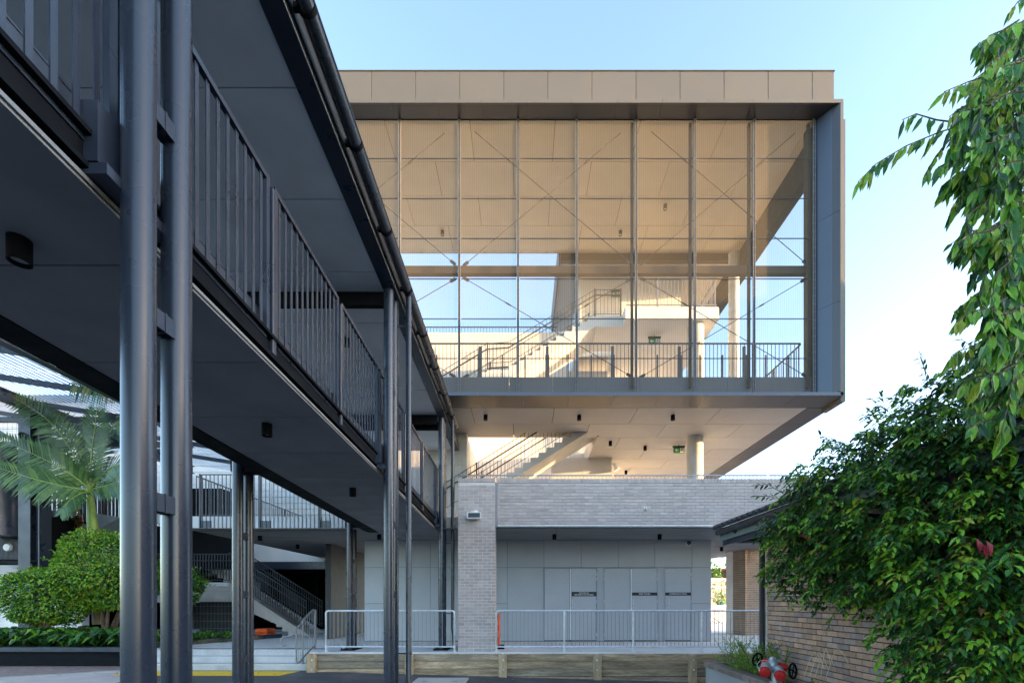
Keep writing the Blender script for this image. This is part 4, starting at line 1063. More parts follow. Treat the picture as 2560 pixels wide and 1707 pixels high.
def blob_leaves(q, c, rad, n, L_, W_, weights, inner=.6, droop=.35, jag=.18, cond=None):
    """leaves through an ellipsoid crown, denser at the surface, uneven outline"""
    ph = [random.uniform(0,6.28) for _ in range(6)]
    for _ in range(n):
        v = rv(); k = inner + (1-inner)*random.random()**.45
        lump = 1 + jag*(math.sin(v.x*5+ph[0])+math.sin(v.y*6+ph[1])+math.sin(v.z*5.5+ph[2]))/2.2
        p = Vector(c) + Vector((v.x*rad[0],v.y*rad[1],v.z*rad[2]))*k*lump
        if cond and not cond(p): continue
        d = (v*.8 + rv()*.9 + Vector((0,0,-droop))).normalized(); nn = (v*.6+Vector((0,0,.8))+rv()*.5).normalized()
        s = random.uniform(.65,1.2)
        w = random.random(); mi = 0; acc = 0
        for i_, ww in enumerate(weights):
            acc += ww
            if w < acc: mi = i_; break
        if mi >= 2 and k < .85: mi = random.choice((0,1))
        leaf_quad(q, p, d, nn, L_*s, W_*s, mi)
LM = [M['leaf_dark'],M['leaf_mid'],M['leaf_light'],M['leaf_yellow'],M['leaf_pink'],M['leaf_brown']]
def round_shrub(label, c, rad, n, weights):
    o = thing('round_shrub', label, 'shrub', 'clipped shrubs in the left garden')
    q = MB(); base = Vector((c[0],c[1],.6))
    for i in range(6):
        e = Vector(c)+Vector((random.uniform(-.6,.6)*rad[0],random.uniform(-.5,.5)*rad[1],random.uniform(-.3,.3)*rad[2])); mid = base.lerp(e,.5)+Vector((random.uniform(-.12,.12),0,0))
        q.tube([base+Vector((random.uniform(-.15,.15),0,0)),mid,e],[.06,.04,.015],6)
    q.build('trunk', M['bark'], o)
    q = MB(); blob_leaves(q, c, rad, n, .10, .052, weights, inner=.66, droop=.1, jag=.16)
    for _ in range(26):
        v = rv(); v.z = abs(v.z)*.8; s0 = Vector(c)+Vector((v.x*rad[0],v.y*rad[1],v.z*rad[2]))*.95
        for j in range(9): leaf_quad(q, s0+v*.035*j, v+rv()*.9, Vector((0,0,1)), .09,.045, random.choice((1,2,2,3)))
    q.build('crown', LM, o, kind='stuff')
z_ = 15.0
round_shrub('large bright green rounded shrub beside the twin bridge columns', at(268,1432,14.6), (1.5,1.2,1.25), 14500, (.04,.22,.50,.24))
round_shrub('smaller mid green rounded shrub at the left of the garden bed', at(118,1487,14.2), (1.15,.95,.9), 9000, (.08,.36,.42,.14))
round_shrub('part-hidden green shrub right of the twin bridge columns', at(455,1462,14.9), (.66,.6,.62), 2500, (.3,.45,.2,.05))
# strappy ground cover, one clump at a time
gcs = thing('ground_cover', 'dark green strap-leaved ground cover filling the left garden bed', 'ground cover'); gcs['kind'] = 'stuff'
q = MB()
for i in range(170):
    c = Vector((random.uniform(-17.5,-11.05),random.uniform(13.1,14.4),.63))
    for k in range(random.randint(9,15)):
        a = random.uniform(0,6.28); L_ = random.uniform(.5,.95); up = random.uniform(.5,1.3)
        d = Vector((math.cos(a),math.sin(a),up)).normalized(); wv = random.uniform(.04,.08)
        s = Vector((-math.sin(a),math.cos(a),0))*wv; mi = random.choice((0,0,0,1,1,2)) if random.random() < .985 else 3
        p1 = c + d*L_*.5; p2 = c + d*L_*.8 + Vector((math.cos(a),math.sin(a),0))*L_*.12; p3 = c + d*L_*.85 + Vector((math.cos(a),math.sin(a),-.6))*L_*.35
        q.add([c-s*.4,c+s*.4,p1+s,p1-s,p2+s*.9,p2-s*.9,p3],[(0,1,2,3),(3,2,4,5),(5,4,6)],mi)
for i in range(60):
    c = Vector((random.uniform(-10.9,-9.6),random.uniform(13.6,15.6),TER)); 
    if c.x > -11.0+(c.y-12.9)*.52: c.x -= .9
    for k in range(12):
        v = rv(); v.z = abs(v.z)*.7; leaf_quad(q, c+v*.35, v+Vector((0,0,.3)), Vector((0,0,1)), .16,.07, random.choice((0,0,1,1,2)))
q.build('foliage', [M['leaf_dark'],M['leaf_mid'],M['leaf_light'],M['leaf_brown']], gcs, kind='stuff')
# dry creeper on the balcony
cr = thing('dry_creeper', 'reddish brown creeper hanging over the black balcony edge', 'creeper')
q = MB()
for (px0_,px1_,py,d) in ((0,56,1262,16.1),(150,196,1272,16.9),(185,205,1300,17.3)):
    for i in range(170):
        p = at(random.uniform(px0_,px1_), py+random.gauss(0,10), d-random.uniform(0,.3)); leaf_quad(q,p,rv()+Vector((0,0,-.7)),rv(),.12,.06,random.choice((5,5,5,4,1)))
q.build('leaves', LM, cr, kind='stuff')
# palm
def frond(base, pts, L_leaf, n, mats_i, droop=.5, plane=None):
    """pts: control points of the rachis; leaflets on both sides"""
    P = [Vector(p) for p in pts]
    def B(t):
        k = len(P)-1; f = t*k; i = min(int(f),k-1); u = f-i
        p0 = P[max(i-1,0)]; p1 = P[i]; p2 = P[i+1]; p3 = P[min(i+2,k)]
        return .5*((2*p1)+(-p0+p2)*u+(2*p0-5*p1+4*p2-p3)*u*u+(-p0+3*p1-3*p2+p3)*u**3)
    q = MB(); rp = [B(i/16) for i in range(17)]; q.tube(rp,[.028*(1-i/17)+.004 for i in range(17)],6,0)
    for i in range(n):
        t = .10+.9*i/n; p = B(t); tg = (B(min(1,t+.02))-B(max(0,t-.02))).normalized()
        side = tg.cross(Vector((0,-1,.25)) if plane is None else plane)
        if side.length < .1: side = Vector((1,0,0))
        side.normalize()
        L_ = L_leaf*math.sin(math.pi*(.12+.85*t))**.6*random.uniform(.85,1.1)
        for sg in (1,-1):
            d = (side*sg + tg*.75 + Vector((0,0,-droop*random.uniform(.4,1.2)))).normalized()
            nn = d.cross(tg).normalized(); w = .040
            e1 = p + d*L_*.55; e2 = p + d*L_ + Vector((0,0,-droop*L_*.35)); ws = tg*w
            q.add([p-ws*.5,p+ws*.5,e1+ws,e1-ws,e2],[(0,1,2,3),(3,2,4)],random.choice(mats_i))
    return q
pm_ = thing('palm_tree', 'feathery green palm with a smooth green crownshaft in the left garden', 'palm', loc=(0,0,0))
DP = 15.6
q = MB(); q.tube([at(247,1560,DP),at(240,1420,DP),at(234,1335,DP)],[.17,.16,.15],14); q.build('trunk', M['palm_trunk'], pm_, smooth=True)
q = MB(); q.tube([at(233,1336,DP),at(231,1310,DP),at(229,1280,DP),at(226,1245,DP),at(225,1215,DP)],[.16,.15,.125,.10,.07],14); q.build('crownshaft', M['palm_shaft'], pm_, smooth=True)
q = MB()
for i in range(16): q.tube([at(233,1334,DP-.15),at(226+random.uniform(-14,22),1322+random.uniform(-6,12),DP-.2),at(222+random.uniform(-18,30),1345+random.uniform(-14,14),DP-.2)],.006,5)
q.build('old_sheath', M['straw'], pm_)
fr = [ # (points as px, py, depth), leaflet length, droop, palette
 ([(225,1220,15.5),(228,1150,15.3),(236,1080,15.2),(243,1000,15.2)], .95, .10, (1,1,2)),
 ([(224,1222,15.4),(170,1180,15.0),(95,1140,14.7),(-5,1095,14.5)], .95, .45, (1,1,2)),
 ([(224,1222,15.4),(180,1130,15.2),(120,1050,15.0),(20,985,14.9)], .85, .55, (1,1,2)),
 ([(224,1225,15.3),(160,1215,14.8),(80,1195,14.5),(-15,1165,14.3)], 1.0, .65, (1,1,2,2)),
 ([(224,1226,15.6),(190,1120,16.0),(150,1050,16.3),(90,1040,16.5)], .8, .7, (1,1)),
 ([(226,1222,15.6),(262,1180,15.4),(300,1160,15.2),(350,1170,15.0)], .85, .6, (1,1,2)),
 ([(226,1224,15.5),(262,1215,15.3),(296,1210,15.2),(340,1240,15.0)], .75, .7, (1,2)),
 ([(225,1220,15.8),(258,1120,16.2),(290,1060,16.5),(350,1040,16.8)], .85, .6, (1,1)),
 ([(225,1222,15.7),(200,1200,16.3),(170,1190,16.8),(120,1200,17.2)], .8, .7, (1,)),
 ([(225,1225,15.3),(200,1235,14.8),(175,1250,14.5),(150,1285,14.4)], .7, .8, (1,2,1)),
]
for pts, L_, dr, mi in fr:
    frond(None,[at(*p) for p in pts],L_*.85,40,mi,dr*.6).build('frond', [M['palm_shaft'],M['palm_leaf'],M['palm_leaf2'],M['palm_old']], pm_)
pm2 = thing('palm_tree', 'yellowing palm frond hanging in front of the translucent roof', 'palm')
for pts in ([(430,760,13.0),(330,840,12.9),(250,880,12.8),(150,905,12.8)],[(440,800,13.2),(350,900,13.1),(270,945,13.0),(180,960,13.0)],[(450,770,13.3),(400,900,13.4),(340,1000,13.5),(290,1060,13.5)]):
    frond(None,[at(*p) for p in pts],.8,40,(3,3,2,1),.9).build('frond', [M['palm_shaft'],M['palm_leaf'],M['palm_leaf2'],M['palm_old']], pm2)
q = MB(); c = at(430,760,13.0); q.tube([(c.x,c.y,.6),(c.x+.1,c.y,4.0),(c.x,c.y,c.z)],[.16,.13,.1],12); q.build('trunk', M['palm_trunk'], pm2)

# ================================================================== RIGHT SIDE: TAN PIER, FAR BACKGROUND
tp = thing('tan_brick_pier', 'tan brick pier with chamfered corner beyond the right end of the service wall', 'pillar')
YT = 18.0; ax, bx, ex = X(1832,18.55), X(1858,YT), 10.2
ch_w = math.hypot(bx-ax, .55)
q = MB(); q.prism([(ax+.012,YT+.57),(bx+.008,YT+.012),(ex-.01,YT+.012),(ex-.01,YT+1.2),(ax+.012,YT+1.2)],'z',TER,3.998); q.build('mortar_core', M['mortar'], tp)
ang = math.atan2(-.55, bx-ax)
for r_ in range(39):
    z = TER+.005+r_*.086
    x = bx - (.12 if r_ % 2 else 0)
    while x < ex:
        a, b = max(x,bx), min(x+.23,ex)
        if b-a > .04: link('brick', brick_mesh(b-a,.076,.1,M['tan_brick']), tp, (a,YT+random.uniform(-.002,.002),z))
        x += .24
    for s_ in range(2):
        l0 = s_*.345 ; o = link('brick', brick_mesh(.335,.076,.1,M['tan_brick']), tp, (ax+math.cos(ang)*l0, YT+.55+math.sin(ang)*l0, z), (0,0,ang))
far = thing('brick_cottage', 'distant red brick house with terracotta roof seen past the pier', 'house')
fz = 70
MB().box(X(1770,fz),X(1812,fz),fz,fz+8,0,H(1425,fz)).build('wall', M['red_brick_far'], far)
MB().box(X(1816,fz),X(1850,fz),fz-2,fz+8,0,H(1428,fz)).build('wall', M['tan_brick'], far)
q = MB(); q.prism([(X(1764,fz),H(1425,fz)),(X(1836,fz),H(1425,fz)),(X(1826,fz),H(1420,fz)),(X(1780,fz),H(1420,fz))],'y',fz-.6,fz+9); q.build('roof', M['terracotta'], far)
q = MB(); q.prism([(X(1812,fz),H(1428,fz)),(X(1860,fz),H(1428,fz)),(X(1842,fz),H(1416,fz))],'y',fz-2.6,fz+9); q.build('roof', M['terracotta'], far)
for p in (1788,1800): MB().box(X(p,fz),X(p+6,fz),fz-.05,fz-.01,H(1440,fz),H(1430,fz)).build('window', M['glass_dark'], far)
tw_ = thing('terraced_wall', 'distant grey retaining wall with two white copings', 'wall')
d = 46
MB().box(X(1740,d),X(1850,d),d,d+.5,0,H(1470,d)).build('wall', M['mortar_grey'], tw_); MB().box(X(1740,d),X(1850,d),d-.1,d+.5,H(1470,d),H(1465,d)).build('coping', M['white'], tw_)
MB().box(X(1740,d),X(1850,d),d+2,d+2.5,0,H(1452,d+2)).build('wall', M['mortar_grey'], tw_); MB().box(X(1740,d),X(1850,d),d+1.9,d+2.5,H(1452,d+2),H(1445,d+2)).build('coping', M['white'], tw_)
ctr_ = thing('far_tree', 'small yellow green tree beside the distant brick house', 'tree')
q = MB(); q.tube([(X(1778,62),62,0),(X(1779,62),62,H(1440,62))],[.2,.1],8); q.build('trunk', M['bark'], ctr_)
q = MB(); blob_leaves(q, at(1781,1432,62), (1.0,1.0,1.4), 500, .35,.2,(.2,.3,.3,.2)); q.build('crown', LM, ctr_, kind='stuff')
ft2 = thing('far_tree', 'dark green tree behind the distant house roof', 'tree')
q = MB(); q.tube([(X(1829,80),80,0),(X(1829,80),80,H(1420,80))],[.3,.15],8); q.build('trunk', M['bark'], ft2)
q = MB(); blob_leaves(q, at(1829,1414,80), (.9,.9,1.6), 500, .4,.25,(.6,.3,.1)); q.build('crown', LM, ft2, kind='stuff')
cf = thing('court_fence', 'white palisade fence at the far end of the terrace', 'fence')
d = 30.0
for i in range(16):
    xx = X(1772,d)+i*.12; MB().box(xx,xx+.07,d,d+.04,TER,H(1512,d)).build('paling', M['white'], cf)
MB().box(X(1772,d),X(1772,d)+1.9,d-.05,d,H(1516,d),H(1512,d)).build('rail', M['white'], cf)
MB().box(X(1772,d),X(1772,d)+1.9,d+.3,d+.75,TER,H(1515,d)).build('screen', M['white_board'], cf)
bt = thing('blue_planter_tub', 'blue planter tub with a grassy plant at the far end of the terrace', 'planter')
d = 30.5; xx = X(1801,d)
MB().lathe([(.19,H(1515,30)),(.25,H(1503,d))],(xx,d,0),18).build('tub', M['blue'], bt)
q = MB(); blob_leaves(q,(xx,d,H(1496,d)),(.4,.4,.35),260,.22,.05,(.1,.3,.4,.2)); q.build('plant', LM, bt, kind='stuff')
yt_ = thing('young_tree', 'thin sapling in front of the distant retaining walls', 'tree')
d = 34; q = MB(); q.tube([(X(1803,d),d,0),(X(1804,d),d,H(1455,d))],[.04,.02],6); q.build('trunk', M['bark'], yt_)
q = MB(); blob_leaves(q, at(1804,1470,d), (.6,.6,.8), 160,.16,.09,(.3,.4,.3)); q.build('crown', LM, yt_, kind='stuff')
rh = thing('ramp_handrail', 'grey sloping handrail of the ramp beyond the pier', 'handrail')
d = 27; q = MB(); q.tube([at(1779,1541,d),at(1829,1573,d)],.03,6); q.tube([at(1779,1550,d),at(1829,1580,d)],.02,6); q.build('rail', M['galv_dull'], rh)
for i in range(9):
    p = 1780+i*6; a = at(p,1541+i*3.84,d); MB().box(a.x-.015,a.x+.015,d-.01,d+.01,TER,a.z).build('baluster', M['galv_dull'], rh)
# unseen block added at right, shaped to keep low sun off the forecourt
nbx = MB(); nbx.box(25.2,28.2,9.42,15.5,-.3,5.35)
nb_ = thing('sun_blocking_block', 'unseen three storey brick block added at right to shade the forecourt', 'building')
MB().box(25,28.4,-22,9.3,-.3,11.75).build('wall', M['red_brick_far'], nb_)
MB().box(24.8,28.6,-22.4,9.4,11.751,11.95).build('roof', M['roof_dark'], nb_)
nbx.build('low_sun_blocker', M['red_brick_far'], nb_)  # unseen wing added to keep sun off the service wall
for k in range(3):
    for i in range(9):
        MB().box(24.95,24.99,-20+i*3.2,-18+i*3.2,1.2+k*3.6,2.9+k*3.6).build('window', M['glass_dark'], nb_)

# ================================================================== RIGHT FOREGROUND: BRICK HOUSE, PLANTER, HYDRANT, SHRUB, TREE
bh = thing('brick_house', 'old pink brown brick house wall with dark eaves at lower right', 'house')
XW = 4.56; yA, yB = 2.4, 8.56
MB().box(XW+.012, 10.5, yA, yB-.012, -.3, 3.30).build('wall_core', M['raked'], bh)
stuff = MB(); cnt = 0
for r_ in range(41):
    z = -.25 + r_*.086
    y = yB + .115 if r_ % 2 else yB
    while y > yA:
        b, a = min(y, yB), max(y-.232, yA); y -= .24
        if b-a < .04: continue
        d = (a+b)/2; px = CX + F*XW/d; py = CY - F*(z-EYE)/d
        vis = px < 2340 and 1480 < py < 1720 and d > 4.9
        jit = random.uniform(-.002,.002)
        if vis and cnt < 300:
            me = brick_mesh(.11,.074,b-a,M['old_brick']); link('brick', me, bh, (XW+jit,a,z)); cnt += 1
        else: stuff.cbox(XW+jit,XW+.11,a,b,z,z+.074,.005)
stuff.build('brick', M['old_brick'], bh, kind='stuff')
stuff = MB()
for r_ in range(41):
    x = XW + (.12 if r_ % 2 else 0)
    while x < 10.3: stuff.cbox(x,min(x+.23,10.4),yB-.1,yB,-.25+r_*.086,-.176+r_*.086,.005); x += .24
stuff.build('end_brick', M['old_brick'], bh, kind='stuff')
# eaves: soffit, fascia, gutter, roof
ye = 9.32
MB().box(4.08,XW-.002,yA,8.6,3.16,3.19).build('eave_soffit', M['black'], bh)
MB().box(4.05,10,8.561,ye-.05,3.16,3.19).build('eave_soffit', M['black'], bh)
MB().box(4.04,4.075,yA,ye-.05,3.10,3.24).build('lower_fascia', M['charcoal'], bh)
MB().box(4.0,4.039,yA,ye-.02,3.20,3.34).build('fascia', M['green_trim'], bh)
q = MB(); q.prism([(3.90,3.345),(3.90,3.40),(3.93,3.43),(4.03,3.43),(4.03,3.345),(3.94,3.31)],'y',yA,ye); q.build('gutter', M['roof_dark'], bh)
sl_ = .36
q = MB(); q.hexa([(3.88,yA,3.432),(7.4,yA,3.432+3.52*sl_),(7.4,ye+.05,3.432+3.52*sl_),(3.88,ye+.05,3.432),(3.88,yA,3.455),(7.4,yA,3.455+3.52*sl_),(7.4,ye+.05,3.455+3.52*sl_),(3.88,ye+.05,3.455)]); q.build('roof_base', M['roof_dark'], bh)
for i in range(34):
    y = ye - .05 - i*.2
    q = MB(); q.tube([(3.86,y,3.465),(7.4,y,3.465+3.54*sl_)],.045,8); q.build('roof_tile_roll', M['roof_dark'], bh)
q = MB(); q.tube([(3.98,8.63,3.33),(4.2,8.63,3.17),(4.50,8.62,3.10),(4.50,8.62,.3)],.052,14); q.build('downpipe', M['roof_dark'], bh, smooth=True)
q = MB(); q.tube([(4.57,8.60,3.1),(4.57,8.60,.4)],.012,8); q.build('conduit', M['plastic_white'], bh)
# planter
pl_ = thing('rendered_planter', 'grey rendered planter with brown brick coping at lower right', 'planter')
MB().box(3.70,3.86,3.0,9.28,-.3,.66).build('front_wall', M['render_grey'], pl_)
MB().box(3.861,4.55,9.12,9.28,-.3,.66).build('end_wall', M['render_grey'], pl_)
MB().box(3.861,4.55,3.0,9.119,-.2,.56).build('soil', M['soil'], pl_)
y = 9.30
while y > 3.0:
    q = MB(); q.prism([(3.665,.662),(3.665,.735),(3.69,.765),(3.87,.765),(3.895,.74),(3.895,.662)],'y',y-.228,y-.004); q.build('coping_brick', M['coping'], pl_); y -= .232
x = 3.90
while x < 4.5:
    MB().cbox(x,x+.228,9.09,9.30,.662,.765,.015).build('coping_brick', M['coping'], pl_); x += .232
# hydrant booster
hy = thing('hydrant_booster', 'red and silver twin-outlet fire hydrant with black handwheels beside the planter', 'hydrant')
hc = at(1931,1664,6.45)
V = lambda a, b, c: hc+Vector((a,b,c))
q = MB(); q.tube([(hc.x+.045,hc.y,-.1),(hc.x+.045,hc.y,hc.z-.05)],.052,20); q.lathe([(.085,-.02),(.085,.02)],(hc.x+.045,hc.y,hc.z-.24),18); q.build('riser', M['silver'], hy, smooth=True)
q = MB(); q.lathe([(.0001,-.085),(.05,-.07),(.08,-.03),(.085,.01),(.075,.05),(.05,.078),(.038,.085)],tuple(V(0,0,.01)),20); q.lathe([(.045,0),(.045,.03),(.03,.045)],tuple(V(.005,0,.088)),6); q.tube([V(-.02,.01,.0),V(-.13,-.03,-.01)],[.07,.062],18); q.tube([V(.02,-.02,-.02),V(.06,-.1,-.06)],[.07,.062],18); q.tube([V(.07,.0,.02),V(.12,.02,.06)],[.055,.04],14); q.build('body', M['silver'], hy, smooth=True)
dr = Vector((-.42,-.82,-.30)).normalized()
for b0 in (V(-.125,-.03,-.02), V(.055,-.09,-.062)):
    q = MB(); q.tube([b0,b0+dr*.05,b0+dr*.075],[.055,.06,.064],18); q.build('outlet', M['silver'], hy, smooth=True)
    q = MB(); q.tube([b0+dr*.10,b0+dr*.105,b0+dr*.155,b0+dr*.165,b0+dr*.172],[.066,.072,.070,.062,.03],20); cp = q.build('cap', M['red'], hy)
    for k in range(6):
        a_ = math.pi/3*k; u = dr.cross(Vector((0,0,1))).normalized(); w = u.cross(dr); e = b0+dr*.13+(u*math.cos(a_)+w*math.sin(a_))*.070
        c2 = MB(); c2.bar(e-dr*.022,e+dr*.022,.02,.014,tuple(u*math.cos(a_)+w*math.sin(a_))); c2.build('cap_lug', M['red'], cp)
    q = MB(); q.tube([b0+dr*.074,b0+dr*.099],[.075,.075],20); q.build('collar', M['galv'], hy)
for (a0,a1,wc,nr,rr_) in ((V(.05,-.02,-.0),V(.17,-.06,-.02),V(.235,-.09,-.055),Vector((.55,-.80,.05)),.10),(V(-.03,.03,.02),V(-.10,.09,.05),V(-.13,.16,.075),Vector((-.35,.9,.2)),.088)):
    q = MB(); q.tube([a0,a0.lerp(a1,.6),a1],[.066,.06,.045],16); q.lathe([(.05,-.012),(.05,.012)],tuple(a0.lerp(a1,.5)),16); q.build('valve_bonnet', M['red'], hy, smooth=True)
    nr = nr.normalized(); u = nr.cross(Vector((0,0,1))).normalized(); w = u.cross(nr)
    q = MB(); q.tube([wc+(u*math.cos(t_)+w*math.sin(t_))*rr_ for t_ in [2*math.pi*k/28 for k in range(29)]],.014,8,cap=False)
    for k in range(4):
        a_ = math.pi/2*k+.4; q.tube([wc,wc+(u*math.cos(a_)+w*math.sin(a_))*rr_],.009,6)
    q.tube([a1,wc+nr*.02],.013,8); q.build('handwheel', M['black'], hy, smooth=True)
q = MB(); q.tube([V(-.06,-.02,.08),V(-.2,-.05,.085),V(-.27,-.1,.03),V(-.25,-.14,-.05),V(-.2,-.16,-.07)],.004,6); q.build('cap_chain', M['galv'], hy)
tp_ = thing('garden_tap', 'small garden tap with blue handle on a short pipe by the brick wall', 'tap')
c = at(1952,1625,7.6); q = MB(); q.tube([(c.x,c.y,.5),(c.x,c.y,c.z+.03),(c.x-.05,c.y,c.z+.045)],.012,8); q.build('pipe', M['galv_dull'], tp_)
q = MB(); q.lathe([(.022,0),(.026,.02),(.01,.03)],(c.x-.09,c.y,c.z+.01),10); q.tube([(c.x-.05,c.y,c.z+.045),(c.x-.11,c.y,c.z+.02)],.014,8); q.build('handle', M['blue'], tp_)

# feathery small plants in the planter
fp = thing('feathery_shrub', 'fine feathery green plant growing at the house corner behind the hydrant', 'shrub')
q = MB()
for i in range(85):
    b0 = Vector((random.uniform(3.92,4.45),random.uniform(7.5,9.05),.56)); tpz = random.uniform(.2,.75); lean = Vector((random.uniform(-.35,.2),random.uniform(-.2,.2),0))
    pts = [b0,b0+lean*.4+Vector((0,0,tpz*.6)),b0+lean+Vector((0,0,tpz))]; q.tube(pts,.004,4,0)
    for k in range(34):
        t_ = random.uniform(.2,1); p = pts[0].lerp(pts[1],t_*2) if t_ < .5 else pts[1].lerp(pts[2],t_*2-1)
        leaf_quad(q,p,rv()+Vector((0,0,.5)),rv(),random.uniform(.05,.10),.012,random.choice((1,2,2,1,3)))
q.build('stems', [M['bark'],M['leaf_mid'],M['leaf_light'],M['leaf_yellow']], fp, kind='stuff')
gr_ = thing('dry_grass', 'arching straw-coloured dry grass stems against the brick wall', 'grass')
q = MB()
for i in range(5):
    b0 = at(2010+i*14,1690,6.0-i*.06); b0.x = min(b0.x,4.45); e = b0+Vector((random.uniform(-.1,.25),-.25,random.uniform(.12,.22)))
    pk = b0.lerp(e,.55)+Vector((0,0,.26)); q.tube([b0,b0.lerp(pk,.6)+Vector((0,0,.05)),pk,e.lerp(pk,.4)+Vector((0,0,.03)),e],.0035,5)
q.build('stem', M['straw'], gr_)
wd_ = thing('low_weeds', 'small leafy weeds along the foot of the brick wall', 'weeds'); 
q = MB()
for i in range(26):
    c = Vector((random.uniform(4.0,4.45),random.uniform(4.6,7.2),.58))
    for k in range(26):
        v = rv(); v.z = abs(v.z); leaf_quad(q,c+v*random.uniform(.03,.2),v,Vector((0,0,1)),.06,.028,random.choice((0,0,1,1,2)))
q.build('leaves', LM, wd_, kind='stuff')

# big glossy shrub over the wall
sb = thing('glossy_shrub', 'large glossy dark green shrub spilling over the brick house wall', 'shrub')
q = MB(); root = Vector((4.3,4.05,.5)); tips = []
def sph(px, py, xx, rp): 
    d = xx*F/(px-CX); return at(px,py,d), rp*d/F
blobs = [(2062,1335,4.12,112),(2005,1425,4.05,78),(1985,1330,4.05,62),(2130,1190,4.1,105),(2050,1240,4.1,80),(2130,1440,4.1,110),(2235,1130,4.15,120),(2230,1300,4.05,165),(2260,1450,4.1,120),
         (2370,1040,4.3,120),(2400,1200,4.1,175),(2420,1400,4.0,180),(2460,930,4.4,80),(2330,1560,4.0,105),(2500,1100,4.2,150),(2540,1300,4.1,170),(2450,1570,3.9,160),(2560,1480,3.9,170),(2400,1690,3.9,120),(2540,1690,3.8,150)]
cr_ = MB()
def ok(p): return not (p.x > XW-.02 and p.z < 3.3) and p.y < 8.5
for (px,py,xx,rp) in blobs:
    c, r_ = sph(px,py,xx,rp); n = int(1500*(r_/.6)**2)
    if px < 2380: hub = sph(2420,1300,4.05,100)[0]
    else: hub = root
    mid = hub.lerp(c,.5)+Vector((random.uniform(-.2,.1),random.uniform(-.2,.2),random.uniform(-.1,.2)))
    q.tube([hub+Vector((random.uniform(-.1,.1),random.uniform(-.1,.1),0)),mid,c],[.03,.02,.008],6)
    ns = int(175*(r_/.6)**2); ph = [random.uniform(0,6.28) for _ in range(3)]
    for _ in range(ns):      # leafy sprays: each arches outwards and droops, leaves alternate along it
        v = rv(); k = .30+.70*random.random()**.5
        lump = 1+.16*(math.sin(v.x*6+ph[0])+math.sin(v.z*7+ph[1])+math.sin(v.y*6+ph[2]))
        p0 = c+v*r_*k*lump*.9
        if not ok(p0): continue
        hd = Vector((v.x+random.uniform(-.5,.3),v.y-.35+random.uniform(-.5,.5),0)); hd = hd.normalized() if hd.length > .05 else Vector((-1,0,0))
        ln = random.uniform(.14,.30); p1 = p0+hd*ln*.55+Vector((0,0,.03)); p2 = p0+hd*ln+Vector((0,0,-.06-.08*random.random()))
        cr_.tube([p0,p1,p2],.0022,3,5)
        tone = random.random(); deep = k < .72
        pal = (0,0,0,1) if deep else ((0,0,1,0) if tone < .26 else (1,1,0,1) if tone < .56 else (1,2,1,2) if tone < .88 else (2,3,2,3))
        sdv = hd.cross(Vector((0,0,1))); tip = (not deep) and random.random() < .35
        for j in range(11):
            t_ = (j+.5)/11; p = p0.lerp(p1,t_*2) if t_ < .5 else p1.lerp(p2,t_*2-1); sg = 1 if j % 2 else -1
            if not ok(p): continue
            d_ = (hd*.75+sdv*sg*.75+Vector((0,0,-.28-.3*t_))+rv()*.28)
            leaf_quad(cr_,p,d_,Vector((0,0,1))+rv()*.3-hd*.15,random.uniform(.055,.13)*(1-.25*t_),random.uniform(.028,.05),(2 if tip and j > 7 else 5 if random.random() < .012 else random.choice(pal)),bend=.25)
    for k in range(int(9*(r_/.6))+3):   # sprigs that break the outline
        v = rv(); v = (v+Vector((-.4,-.2,.1))).normalized(); s0 = c+v*r_*.8; s1 = c+v*r_*1.12+Vector((0,0,-.01)); s2 = s1+(v+Vector((0,0,-.5))).normalized()*random.uniform(.05,.14)
        if not (ok(s0) and ok(s2)): continue
        q.tube([s0,s1,s2],.003,4); young = random.random() < .3
        for j in range(9):
            p = s0.lerp(s1,j/5) if j < 5 else s1.lerp(s2,(j-5)/4)
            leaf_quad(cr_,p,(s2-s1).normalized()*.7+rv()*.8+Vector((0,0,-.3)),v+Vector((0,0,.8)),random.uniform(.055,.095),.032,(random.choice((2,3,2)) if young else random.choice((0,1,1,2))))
def sprig(pts, n, L_, W_, mis, qq=None):
    P = [at(*p) for p in pts]; q.tube(P,.004,5); k = len(P)-1
    for j in range(n):
        f = (j+.5)/n*k; i = int(f); p = P[i].lerp(P[i+1],f-i); t_ = (P[i+1]-P[i]).normalized(); sgn = 1 if j % 2 else -1
        leaf_quad(cr_,p,t_*.8+Vector((0,0,.5*sgn-.2))+rv()*.35,Vector((0,-.6,.8))+rv()*.3,L_*random.uniform(.8,1.2),W_,random.choice(mis))
sprig([(2010,1260,6.3),(1960,1235,6.3),(1920,1210,6.3),(1888,1213,6.3)],16,.085,.032,(0,1))
sprig([(2010,1275,6.3),(1960,1250,6.3),(1925,1240,6.3),(1890,1240,6.3)],16,.085,.032,(0,1))
sprig([(2130,1110,6.0),(2090,1105,6.0),(2050,1095,6.0)],10,.07,.03,(0,1))
sprig([(2320,960,5.2),(2310,920,5.2),(2300,890,5.2)],14,.08,.03,(0,))
for (px,py) in ((1998,1338),(2012,1345),(2440,1345),(2455,1357),(2466,1350)):
    d = 3.62*F/(px-CX); leaf_quad(cr_,at(px,py,d),Vector((.2,-.2,-1)) if px > 2100 else Vector((1,-.2,-.2)),Vector((0,-1,.2)),.13,.05,4)
q.build('branch', M['bark'], sb)
cr_.build('crown', LM, sb, kind='stuff')

